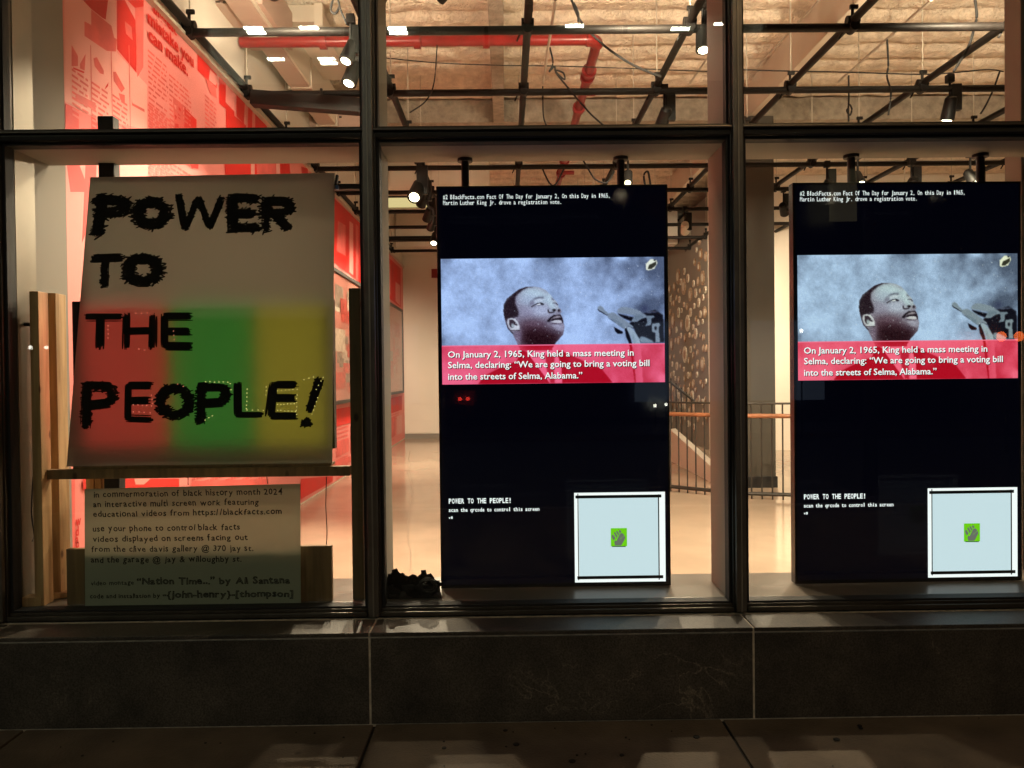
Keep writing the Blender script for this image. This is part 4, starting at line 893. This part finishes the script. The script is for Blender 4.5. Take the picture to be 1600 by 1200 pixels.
def display(label, dx, rz, pm, posts):
    cx = tvx0 + tvw / 2; t = thing('display_screen', label, 'display', (cx, SCR_Y + .03, tz0))
    MB().box(tvx0, tvx0 + tvw, SCR_Y + .002, SCR_Y + .055, tz0, tz1, .004).build('housing', M['tvbody'], t)
    MB().box(tvx0 + .012, tvx0 + tvw - .012, SCR_Y - .001, SCR_Y + .001, tz0 + .018, tz1 - .012).build('screen_panel', S_BLK, t)
    y = SCR_Y - .0022
    x0, x1 = L3(690, 500).x, L3(1038, 500).x; z1, z0 = L3(863, 403).z, L3(863, 599).z
    me = photo_mesh(x0, x1, z0, z1, y); link('screen_photo', me, pm, t)
    def S(px, py): p = L3(px, py); p.y = y - .0012; return p
    # caption
    SH = M['gasket']
    for s_, a, b, py in (('On January 2, 1965, King held a mass meeting in', 700, 990, 557), ('Selma, declaring: “We are going to bring a voting bill', 700, 1014.5, 573.5), ('into the streets of Selma, Alabama.”', 700, 909.5, 591.5)):
        cz = S(863, py).z; O = Vector((L3(a, 560).x, y - .0012, cz)); w_ = L3(b, 560).x - L3(a, 560).x
        fit_text(s_, 'caption_shadow', S_LINE, t, O + Vector((.0032, .0006, -.0032)), UX, UZ, width=w_, height=.043, bold=.012)
        fit_text(s_, 'caption_text', W_ON, t, O, UX, UZ, width=w_, height=.043, bold=.010)
    # header text
    for s_, py in (('#2 BlackFacts.com Fact Of The Day for January 2, On this Day in 1965,', 310), ('Martin Luther King Jr. drove a registration vote.', 319)):
        n_ = 70; O = Vector((L3(692, 300).x, y - .0012, S(692 + 171, py).z)); adv = (L3(955.5, 300).x - L3(692, 300).x) / 69.5
        mono_text(s_, 'header_text', W_ON, t, O, UX, UZ, adv, .030, .0)
    adv = (L3(799.5, 786).x - L3(701, 786).x) / 20; mono_text('POWER TO THE PEOPLE!', 'prompt_text', W_ON, t, Vector((L3(701, 786).x, y - .0012, S(750, 786).z)), UX, UZ, adv, .033, .025)
    adv = (L3(843, 799).x - L3(701, 799).x) / 38; mono_text('scan the qrcode to control this screen', 'prompt_text', W_ON, t, Vector((L3(701, 799).x, y - .0012, S(750, 799).z)), UX, UZ, adv, .026, .018)
    mono_text('v8', 'prompt_text', W_ON, t, Vector((L3(701, 809).x, y - .0012, S(703, 810.5).z)), UX, UZ, adv * .9, .017, .03)
    # white control tile (its code is left out), ink border and green fist emblem
    a, b = L3(897, 770), L3(1040, 908)
    tl = MB().box(a.x, b.x, y - .001, y + .0005, b.z, a.z).build('control_tile', W_ON, t)
    a2, b2 = L3(904, 777), L3(1030, 901); MB().box(a2.x, b2.x, y - .0022, y - .0012, b2.z, a2.z).build('tile_field', W_QR, tl)
    ln = MB()
    def bar(x0, y0, x1, y1, q): A, B = L3(x0, y0), L3(x1, y1); ln.box(A.x, B.x, y - .0034 - q, y - .0024 - q, B.z, A.z)
    bar(899, 774, 1033, 777, 0); bar(902, 900, 1036, 903, 0); bar(902, 771, 904.8, 906, .0014); bar(1027.5, 772, 1030.5, 905, .0014); ln.build('border_line', S_LINE, tl)
    A, B = L3(954, 825), L3(979.5, 853); MB().box(A.x, B.x, y - .004, y - .003, B.z, A.z).build('emblem_tile', S_GREEN, tl)
    def em(x_, y_): p = L3(890 + x_ / 7.5, 760 + y_ / 7.5); p.y = y - .0052; return p
    fist = MB()
    for poly in ([(530, 630), (560, 640), (620, 590), (640, 570), (650, 600), (620, 660), (600, 690), (530, 690), (520, 650)], [(490, 570), (505, 560), (535, 600), (515, 630), (495, 600)], [(515, 540), (530, 530), (560, 580), (545, 600)], [(540, 525), (555, 515), (580, 555), (568, 575)], [(570, 515), (590, 505), (605, 530), (585, 548)], [(585, 555), (610, 540), (638, 565), (618, 590), (590, 610), (570, 650), (545, 640), (560, 605)]):
        fist.ribbon([em(*q) for q in poly])
    fist.build('fist_emblem', S_GREY, tl)
    base_ = MB(); base_.ribbon([em(495, 696), em(655, 696), em(655, 705), em(495, 705)]); base_.build('emblem_bar', S_LINE, tl)
    # hanger posts
    for px in posts:
        p = PY(px, 262, SCR_Y + .05); x = p.x - dx
        MB().cyl((x, SCR_Y + .032, tz1 - .02), (x, SCR_Y + .032, ZT0 - .006), .0185, 14).build('hanger_post', M['black'], t, True)
        MB().cyl((x, SCR_Y + .032, ZT0 - .020), (x, SCR_Y + .032, ZT0 - .0055), .036, 20).build('ceiling_flange', M['black'], t, True)
    t.location.x += dx; t.rotation_euler.z = rz
    return t
tx2 = L3(1418, 600).x - L3(864.5, 600).x
display('tall black screen in the middle window showing a bluish picture of a man at microphones', 0, 0, PM1, (727, 969))
display('tall black screen in the right window showing a greyer picture of a man at microphones', tx2, R(.6), PM2, (1327, 1529))

# =================================================================== left bay: hand-made sign
SY = .14                       # plane of the plastic sheet
sheet = thing('painted_sign', 'translucent plastic sheet sign brushed with the words POWER TO THE PEOPLE!', 'sign', PY(310, 727, SY))
cs = [PY(141, 277, SY), PY(523, 270, SY), PY(519, 727, SY), PY(104, 729, SY)]
MB().slab(cs, (0, .003, 0)).build('plastic_sheet', M['sheet'], sheet)
c4 = lambda x, y: (x / 2.307, 240 + y / 2.307)
def strokes(name, lines, w_, fuzz=0, seed=0):
    rnd = random.Random(seed); mb = MB(); cnt = [0]
    def rib(p, q, ww, taper=.3):
        cnt[0] += 1; dx, dy = q[0] - p[0], q[1] - p[1]; L = math.hypot(dx, dy) or 1; nx_, ny_ = -dy / L * ww / 2, dx / L * ww / 2; yo = SY - .0012 - (cnt[0] % 40) * .00004
        t2 = taper; P_ = [(p[0] + nx_ * t2, p[1] + ny_ * t2), (p[0] + dx * .15 + nx_, p[1] + dy * .15 + ny_), (p[0] + dx * .85 + nx_, p[1] + dy * .85 + ny_), (q[0] + nx_ * t2, q[1] + ny_ * t2), (q[0] - nx_ * t2, q[1] - ny_ * t2), (p[0] + dx * .85 - nx_, p[1] + dy * .85 - ny_), (p[0] + dx * .15 - nx_, p[1] + dy * .15 - ny_), (p[0] - nx_ * t2, p[1] - ny_ * t2)]
        mb.ribbon([PY(*c4(*k), yo) for k in P_])
    for ln_ in lines:
        for a, b in zip(ln_[:-1], ln_[1:]):
            dx, dy = b[0] - a[0], b[1] - a[1]; L = math.hypot(dx, dy); nx_, ny_ = -dy / L, dx / L
            for k in range(12):           # long bristle strokes with ragged ends
                o_ = rnd.uniform(-.5, .5) * w_ * .95; e0 = rnd.uniform(-6, 9); e1 = rnd.uniform(-9, 9)
                rib((a[0] + nx_ * o_ - dx / L * e0, a[1] + ny_ * o_ - dy / L * e0), (b[0] + nx_ * o_ + dx / L * e1 + rnd.uniform(-4, 4), b[1] + ny_ * o_ + dy / L * e1), rnd.uniform(3, 8), .6)
            rib(a, b, w_ * (.3 if fuzz else .6), .9)
            if fuzz:                     # short slanting dabs, mostly sideways
                for k in range(int(L / 1.5)):
                    t = rnd.random(); cx_, cy_ = a[0] + dx * t + rnd.uniform(-.35, .35) * w_, a[1] + dy * t + rnd.uniform(-.35, .35) * w_
                    an = rnd.gauss(-.12, .38); l = w_ * rnd.uniform(.5, .55 + .75 * fuzz)
                    rib((cx_ - math.cos(an) * l * .6, cy_ - math.sin(an) * l * .6), (cx_ + math.cos(an) * l * .6, cy_ + math.sin(an) * l * .6), rnd.uniform(4, 8), .5)
    return mb.build(name, M['brush_ink'], sheet)
def arc(cx, cy, rx, ry, a0=0, a1=360, n=14): return [(cx + rx * math.cos(R(a0 + (a1 - a0) * k / n)), cy + ry * math.sin(R(a0 + (a1 - a0) * k / n))) for k in range(n + 1)]
LT = [
    ([[(368, 155), (362, 225), (350, 292)], [(355, 165), (430, 168), (462, 190), (430, 215), (370, 212)]], 34, .8), ([arc(545, 215, 52, 42)], 36, .8), ([[(645, 152), (668, 268)], [(668, 268), (712, 165)], [(715, 160), (755, 268)], [(757, 265), (800, 160)]], 20, .35),
    ([[(838, 152), (838, 275)], [(840, 160), (925, 165)], [(840, 215), (915, 215)], [(838, 268), (930, 268)]], 30, .75), ([[(958, 165), (955, 275)], [(958, 172), (1030, 172), (1050, 190), (1030, 212), (960, 215)], [(985, 220), (1040, 272)]], 28, .75),
    ([[(335, 378), (440, 374)], [(380, 378), (375, 478)]], 26, .1), ([arc(515, 420, 56, 42)], 34, .9),
    ([[(308, 590), (437, 590)], [(362, 592), (357, 700)]], 26, .0), ([[(455, 582), (455, 700)], [(552, 582), (550, 700)], [(458, 638), (548, 636)]], 25, .0), ([[(592, 585), (592, 700)], [(595, 588), (688, 588)], [(595, 642), (682, 642)], [(595, 695), (690, 696)]], 24, .0),
    ([[(314, 832), (309, 985)], [(312, 840), (395, 842), (410, 868), (395, 900), (318, 908)]], 30, .35), ([[(458, 835), (456, 955)], [(460, 836), (545, 836)], [(460, 892), (535, 890)], [(458, 955), (545, 958)]], 25, .0), ([arc(630, 895, 52, 50)], 30, .75),
    ([[(724, 835), (722, 970)], [(724, 842), (800, 842), (820, 862), (800, 896), (730, 900)]], 28, .4), ([[(858, 828), (856, 940)], [(852, 943), (945, 943)]], 26, .0), ([[(985, 828), (972, 945)], [(990, 832), (1068, 832)], [(985, 880), (1062, 880)], [(975, 945), (1068, 945)]], 24, .0), ([[(1148, 812), (1112, 925)], [(1155, 820), (1118, 920)], [(1095, 962), (1112, 978)], [(1112, 960), (1094, 980)]], 18, .2)]
for k, (ls, w_, fz) in enumerate(LT): strokes('letter', ls, w_ * 1.14, fz, k)
# small led points round the letters
led = [emis('led_red', (1, .3, .2), 1.1), emis('led_yellow', (1, .85, .3), 1.1)]
rnd = random.Random(3)
for (mi, runs) in ((0, [(490, 575, 530, 575, 5), (390, 620, 388, 665, 6), (500, 705, 520, 708, 3), (480, 905, 545, 910, 7), (545, 870, 550, 900, 4), (480, 930, 540, 935, 6), (625, 640, 628, 670, 4), (640, 830, 660, 838, 3)]),
                   (1, [(740, 822, 820, 824, 9), (830, 830, 832, 850, 3), (740, 960, 765, 945, 5), (890, 850, 888, 920, 8), (890, 925, 950, 925, 6), (960, 840, 958, 870, 4), (1000, 855, 1070, 850, 9), (1000, 905, 1060, 902, 8), (1000, 925, 1065, 930, 8), (1140, 850, 1165, 806, 6), (1125, 940, 1145, 880, 7), (1095, 815, 1130, 805, 4), (1070, 870, 1068, 940, 8)])):
    b_ = MB()
    for (x0, y0, x1, y1, n_) in runs:
        n_ = max(2, int(n_ * .75))
        for k in range(n_):
            t = k / max(1, n_ - 1); q = PY(*c4(x0 + (x1 - x0) * t + rnd.uniform(-1, 1), y0 + (y1 - y0) * t + rnd.uniform(-1, 1)), SY - .003)
            b_.cyl(q, q + UY * .002, .0022, 6)
    tag(b_.build('led_points', led[mi], sheet), kind='stuff')
# tricolour television behind the sheet
TY = SY + .048
tv = thing('television', 'landscape television with red, green and yellow bars glowing through the plastic sheet', 'television', PY(315, 700, TY))
a, b = PY(112, 471, TY), PY(523, 701, TY)
MB().box(a.x, b.x, TY, TY + .05, b.z, a.z, .003).build('housing', M['tvbody'], tv)
for (p0, p1, col, s_) in ((136, 270, (.80, .06, .05), 8.5), (270.5, 404, (.05, .42, .05), 7.0), (404.5, 515, (.60, .48, .04), 7.2)):
    A, B = PY(p0, 477, TY), PY(p1, 695, TY); MB().box(A.x, B.x, TY - .002, TY - .0005, B.z, A.z).build('colour_bar', emis('tv_bar', col, s_), tv)
# timber stand
def stud(label, px0, px1, py0, d, depth=.089, top=None, w_=None, mat_=None, zb=LEDGE_Z + .001, name='timber_stud'):
    y = d2y(d); a = PY(px0, py0, y); b = PY(px1, 700, y)
    a2 = PY(px0 + 3, 900, y); mb = MB(); mb.box(a.x, a.x + (b.x - a.x), y, y + depth, zb, a.z, .003); return tag(mb.build(name, mat_ or M['wood']), label, 'timber')
fs = thing('timber_frame', 'rough pine frame of studs and a crossbar holding up the plastic sign', 'timber frame', PY(310, 940, d2y(3.47)))
def fpart(name, px0, px1, py0, d, depth, zb=LEDGE_Z + .001, refy=700, m=None):
    y = d2y(d); a = PY(px0, refy, y); b = PY(px1, refy, y); z = PY(px0, py0, y).z
    return MB().box(a.x, b.x, y, y + depth, zb, z, .003).build(name, m or M['wood'], fs)
fpart('stud', 50, 64, 455, 3.47, .075)
fpart('stud', 77, 91, 458, 3.60, .085)
fpart('stud', 548, 566, 450, 3.50, .089, m=M['wood2'])
y = d2y(3.52); a = PY(64, 731, y); b = PY(547, 748, y); zc_ = PY(310, 731, y).z; zd = PY(310, 746, y).z
MB().box(a.x, b.x, y - .01, y + .03, zd, zc_, .002).build('crossbar', M['wood2'], fs)
y = d2y(3.56); A = PY(120, 726, y); B = PY(520, 729, y); MB().box(A.x, B.x, y - .032, y + .05, zc_ + .0005, zc_ + .012, .002).build('shelf_strip', M['wood2'], fs)
y = d2y(3.72)
for (p0, p1) in ((134, 146), (148, 158), (160, 172)):
    A = PY(p0, 748, y); B = PY(p1, 748, y); MB().box(A.x, B.x, y, y + .09, LEDGE_Z + .001, A.z + .03, .002).build('rear_batten', M['wood'], fs)
y = d2y(3.48); A, B = PY(103, 858, y), PY(519, 943, y)
tag(MB().box(A.x, B.x, y, y + .03, LEDGE_Z + .001, A.z, .003).build('wooden_board', M['wood2']), 'brown wooden board standing on the sill behind the handwritten poster', 'board')
# paper poster
PYY = d2y(3.455)
ps = thing('handwritten_poster', 'pale paper poster handwritten with the credits, standing low in the left window', 'poster', PY(300, 943, PYY))
cs = [PY(132, 764, PYY), PY(469, 756, PYY), PY(470, 937, PYY), PY(133, 943.5, PYY)]
for q in cs[2:]: q.z = LEDGE_Z + .002
MB().slab(cs, (0, .0015, 0)).build('paper_sheet', M['paper'], ps)
c5 = lambda x, y: (x / 2.7586, 700 + y / 2.7586)
lines = [('in commermoration of black history month 2024', (404, 212), (1220, 200), .030, .016, 0), ('an interactive multi screen work featuring', (402, 255), (1118, 243), .029, .016, 0), ('educational videos from https://blackfacts.com', (402, 297), (1218, 284), .029, .016, 0),
         ('use your phone to control black facts', (400, 360), (1038, 352), .029, .018, 0), ('videos displayed on screens facing out', (400, 405), (1072, 396), .029, .018, 0), ('from the clive davis gallery @ 370 jay st.', (394, 448), (1096, 443), .029, .018, 0), ('and the garage @ jay & willoughby st.', (392, 494), (1045, 489), .029, .018, 0),
         ('video montage', (392, 592), (580, 588), .021, .014, 0), ('“Nation Time...” by Ali Santana', (590, 588), (1252, 583), .042, .0, 1), ('code and installation by', (388, 648), (692, 645), .021, .02, 0), ('-{john-henry}-[thompson]', (702, 645), (1266, 640), .042, .0, 1)]
for s_, a, b, h, bo, ol in lines:
    A = PY(*c5(*a), PYY - .0012); B = PY(*c5(*b), PYY - .0012); U = (B - A); L = U.length; U.normalize(); V = Vector((-U.z, 0, U.x))
    hand_text(s_, 'poster_text', M['paper_ink'], ps, A, U, V, L, h * 1.32 if not ol else h, bo, bool(ol))
# black post behind the sign
a = PY(152, 181, .30); b = PY(178, 275, .30)
tag(MB().box(a.x, b.x, .30, .36, LEDGE_Z + .001, a.z, .004).build('black_post', M['black']), 'black square post rising behind the top left corner of the plastic sign', 'post')
a = PY(523, 293, .22); tag(MB().box(a.x - .02, MX[1] - .034, .20, .24, a.z - .012, a.z + .012).build('black_bar', M['black']), 'short black bar reaching from the sign corner to the mullion', 'bar')
a = PY(14, 507, .12); b = PY(49, 507, .12); tag(MB().cyl(Vector((MX[0] + .034, .12, a.z)), b, .008, 8).build('metal_rod', M['black']), 'thin dark rod between the left fin and the first pine stud', 'rod')
# clamp with blue handle at the sign corner
clp = thing('spring_clamp', 'small spring clamp with a blue tip on the top right corner of the plastic sign', 'clamp', PY(527, 290, SY))
p = PY(526, 282, SY - .01); MB().obox(p, (.012, .02, .05), (0, .15, 0), .003).build('clamp_jaw', M['blackplastic'], clp); MB().obox(p + Vector((.002, 0, -.032)), (.014, .022, .018), (0, .15, 0), .003).build('clamp_tip', mat('blue_plastic', (.03, .12, .35), .4), clp)
# wood off-cuts and wire at the left
y = d2y(3.47); A = PY(24, 930, y); 
tag(MB().obox((A.x + .06, y + .02, LEDGE_Z + .022), (.11, .07, .04), (0, 0, .15), .003).build('wood_offcut', M['wood']), 'small wooden offcut lying on the sill in the left corner', 'offcut')
tag(MB().obox((A.x + .11, y + .13, LEDGE_Z + .015), (.17, .06, .025), (0, 0, .5), .003).build('wood_offcut', M['wood']), 'longer pale offcut lying behind the small one on the sill', 'offcut')
def wire(label, pts, r=.0025, y=.16):
    tag(MB().tube([PY(a, b, y) for a, b in pts], r, 6).build('wire', CAB, None, True), label, 'wire')
wire('thin dark wire curling down beside the first pine stud', [(52, 745), (50, 770), (49, 800), (51, 820), (54, 838), (50, 846)], .003, .08)
wire('thin wire hanging from the crossbar right of the poster', [(510, 745), (509, 790), (511, 830), (510, 858)], .0022, .15)
wire('short wire from the crossbar to the top of the poster', [(294, 745), (294, 758)], .0018, .10)
wire('second short wire from the crossbar to the top of the poster', [(417, 745), (418, 756)], .0018, .10)
# vertical cable of black post of right side bay: crumpled black bag
def crumple(label, px0, px1, pytop, d):
    y = d2y(d); a = PY(px0, pytop, y); b = PY(px1, 930, y); t = thing('crumpled_bag', label, 'bag', ((a.x + b.x) / 2, y, LEDGE_Z)); rnd = random.Random(4)
    nx_, ny_ = 22, 12; H = a.z - LEDGE_Z; W_ = b.x - a.x; bm = bmesh.new(); g = []
    prof = [.72, .78, .86, 1.0, .98, .90, .84, .78, .74, .72, .78, .76, .74, .80, .92, .94, .80, .76, .70, .66, .60, .46]
    for i in range(nx_):
        row = []
        for j in range(ny_):
            v = j / (ny_ - 1); h = H * prof[i] * (1 if j > 0 else 1)
            if v < .5: z = LEDGE_Z + .002 + h * (v / .5); yy = y + .02 * math.sin(v * 6)
            else: z = LEDGE_Z + .002 + h * (1 - .6 * (v - .5) / .5); yy = y + .22 * (v - .5)
            jit = .009 if 0 < j else 0
            row.append(bm.verts.new((a.x + W_ * i / (nx_ - 1) + rnd.uniform(-jit, jit), yy + rnd.uniform(-jit, jit) * 1.5, z + (rnd.uniform(-jit, jit) if j else 0))))
        g.append(row)
    for i in range(nx_ - 1):
        for j in range(ny_ - 1): bm.faces.new((g[i][j], g[i + 1][j], g[i + 1][j + 1], g[i][j + 1]))
    bmesh.ops.solidify(bm, geom=bm.faces[:], thickness=.002)
    mb = MB(); mb.bm.free(); mb.bm = bm; mb.build('bag_film', mat('black_bin_film', (.012, .010, .010), .22), t)
    MB().box(a.x + .01, b.x - .012, y + .012, y + .10, LEDGE_Z + .001, LEDGE_Z + H * .42, .006).build('black_box', M['blackplastic'], t)
    return t
crumple('crumpled black plastic bag in a box beside the first screen', 602, 689, 888, 3.50)
q = PY(668, 915, d2y(3.46)); cc = []
for k in range(60):
    a_ = k * .55; cc.append(q + Vector((.035 * math.cos(a_) * (1 + .2 * math.sin(k * .7)), .012 * math.sin(k * .3), .028 * math.sin(a_) * (1 + .25 * math.cos(k * .9)))))
tag(MB().tube(cc, .0032, 6).build('cable_coil', M['blackplastic'], None, True), 'small tangled coil of black cable at the corner of the first screen', 'cable')

# =================================================================== across the street (seen as reflections)
opp = thing('opposite_building', 'dark building across the street with a lit upper office floor', 'building', (0, -22, 0))
OY = -21.6
def facade_strip(x0, x1, z0, z1): MB().box(x0, x1, OY - .5, OY, z0, z1).build('facade_wall', M['brick'], opp)
facade_strip(-25, 25, 0, 10.9); facade_strip(-25, 25, 13.0, 24); facade_strip(-25, -9.6, 10.9, 13.0); facade_strip(8.6, 25, 10.9, 13.0)
OW = mat('office_wall', (.6, .58, .5), .8)
MB().box(-9.6, 8.6, OY - 7.2, OY - 7, 10.9, 13.4).box(-9.6, 8.6, OY - 7, OY, 13.4, 13.6).box(-9.6, 8.6, OY - 7, OY - .5, 10.6, 10.9).box(-9.8, -9.6, OY - 7, OY - .5, 10.9, 13.4).box(8.6, 8.8, OY - 7, OY - .5, 10.9, 13.4).build('office_room', OW, opp)
for k in range(5): x = -9.6 + k * 4.55; MB().box(x - .06, x + .06, OY - .3, OY - .2, 10.9, 13.0).build('window_mullion', M['frame'], opp)
TUBE = emis('office_tube_light', (.95, 1.0, .85), 75)
for x, ys_ in ((-8.8, (1.6, 1.95, 4.2)), (-6.9, (1.6, 4.2, 4.6)), (-3.9, (1.7, 2.05)), (2.2, (1.6,)), (5.9, (1.9,)), (7.3, (1.5,))):
    for yy in [OY - q for q in ys_]: MB().box(x, x + .62, yy, yy + .2, 13.36, 13.395).build('ceiling_light', TUBE, opp)
for (x, z, w_, h) in ((10.6, 6.3, .9, 1.7), (19, 3.8, 1.4, 1.4)):
    MB().box(x, x + w_, OY - .02, OY + .02, z, z + h).build('lit_window', emis('lit_window', (1, .82, .45), .22), opp)
# street lamp
LP = Vector((4.2, -5.4, 0))
la = thing('street_lamp', 'tall street lamp at the kerb behind the camera', 'street lamp', LP)
MB().cyl(LP, LP + UZ * 7.2, .08, 12, .05).build('lamp_post', M['black'], la, True); MB().cyl(LP + UZ * 7.15, LP + Vector((-1.1, .1, 7.35)), .035, 8).build('lamp_arm', M['black'], la, True)
hd = LP + Vector((-1.3, .1, 7.33)); MB().box(hd.x - .3, hd.x + .2, hd.y - .12, hd.y + .12, hd.z, hd.z + .1, .02).build('lamp_head', M['black'], la)
MB().box(hd.x - .25, hd.x + .15, hd.y - .09, hd.y + .09, hd.z - .012, hd.z - .001).build('lamp_glass', emis('street_lamp_glow', (1, .66, .32), 20), la)
ld = bpy.data.lights.new('street_lamp_light', 'SPOT'); ld.energy = LAMP_E; ld.color = (1, .66, .34); ld.spot_size = R(150); ld.spot_blend = .6; ld.shadow_soft_size = .12
lo = bpy.data.objects.new('lamp_light', ld); COL.objects.link(lo); lo.location = hd + Vector((0, 0, -.06)); lo.parent = la; lo.matrix_parent_inverse = Matrix.Translation(-LP)
# second lamp further down the pavement, left of the camera
LQ = Vector((-5.2, -4.6, 0))
lb = thing('street_lamp', 'whiter street lamp behind and left of the camera', 'street lamp', LQ)
MB().cyl(LQ, LQ + UZ * 4.2, .06, 12, .04).build('lamp_post', M['black'], lb, True)
MB().cyl(LQ + UZ * 4.2, LQ + UZ * 4.32, .2, 20, .12).build('lamp_hood', M['black'], lb, True)
MB().cyl(LQ + UZ * 4.15, LQ + UZ * 4.195, .10, 20).build('lamp_glass', emis('white_lamp_glow', (.9, 1, .75), 20), lb)
ld = bpy.data.lights.new('white_lamp_light', 'SPOT'); ld.energy = 190; ld.color = (.92, 1, .72); ld.spot_size = R(160); ld.spot_blend = .5; ld.shadow_soft_size = .1
lo = bpy.data.objects.new('lamp_light', ld); COL.objects.link(lo); lo.location = LQ + UZ * 4.12; lo.parent = lb; lo.matrix_parent_inverse = Matrix.Translation(-LQ)
# crossing signal and barrier lamps whose lights show in the dark screens
ORG = emis('signal_orange', (1, .16, .03), 9); REDL = emis('barrier_red', (1, .05, .03), 7)
def signal(label, cat, name, p, m, r, gap):
    t = thing(name, label, cat, (p.x, p.y, 0)); MB().cyl((p.x, p.y, 0), (p.x, p.y, p.z + .25), .04, 12).build('post', M['black'], t, True)
    MB().box(p.x - gap - r * 1.6, p.x + gap + r * 1.6, p.y - .08, p.y - .041, p.z - r * 1.6, p.z + r * 1.6, .01).box(p.x - gap - r * 1.6, p.x + gap + r * 1.6, p.y + .041, p.y + .1, p.z - r * 1.6, p.z + r * 1.6, .01).build('lamp_housing', M['black'], t)
    for k in (-1, 1): MB().cyl((p.x + k * gap, p.y + .1, p.z), (p.x + k * gap, p.y + .115, p.z), r, 16).build('signal_lens', m, t)
def mirror(px, py, D): v = PY(px, py, D - CAMD); return Vector((v.x, -v.y + 0, v.z))
signal('crossing signal with two orange lights behind the camera', 'traffic signal', 'crossing_signal', mirror(1574, 526, 13), ORG, .085, .15)
signal('low barrier post with two red lamps across the street', 'barrier lamp', 'barrier_lamp', mirror(725, 623, 19), REDL, .05, .10)
# dim shop window across the street, small globe lamps: they live on as faint reflections
SHOP = emis('dim_shop_glow', (.55, .7, 1), .22)
for k, (x, w_) in enumerate([(4.2, 1.6), (6.1, 1.6), (8.0, 2.4), (-4.6, 1.8)]):
    MB().box(x, x + w_, OY + .001, OY + .03, .5, 3.1).build('shop_pane', SHOP, opp)
GLB = emis('globe_glow', (1, .95, .85), 14)
for k, (px, py, D) in enumerate([(46, 543, 17), (71, 543, 17.6), (1024, 634, 20), (1041, 632, 20.5), (1253, 517, 16)]):
    p = mirror(px, py, D); lab = ['small globe lamp, farthest left across the street', 'small globe lamp beside the farthest left one', 'small globe lamp across the street, left of a close pair', 'small globe lamp across the street, right of a close pair', 'small globe lamp across the street towards the right'][k]
    t = thing('globe_lamp', lab, 'street lamp', (p.x, p.y, 0)); MB().cyl((p.x, p.y, 0), (p.x, p.y, p.z - .04), .02, 8).build('lamp_post', M['black'], t, True)
    b_ = MB(); bmesh.ops.create_icosphere(b_.bm, subdivisions=2, radius=.045, matrix=Matrix.Translation(p)); b_.build('globe', GLB, t, True)
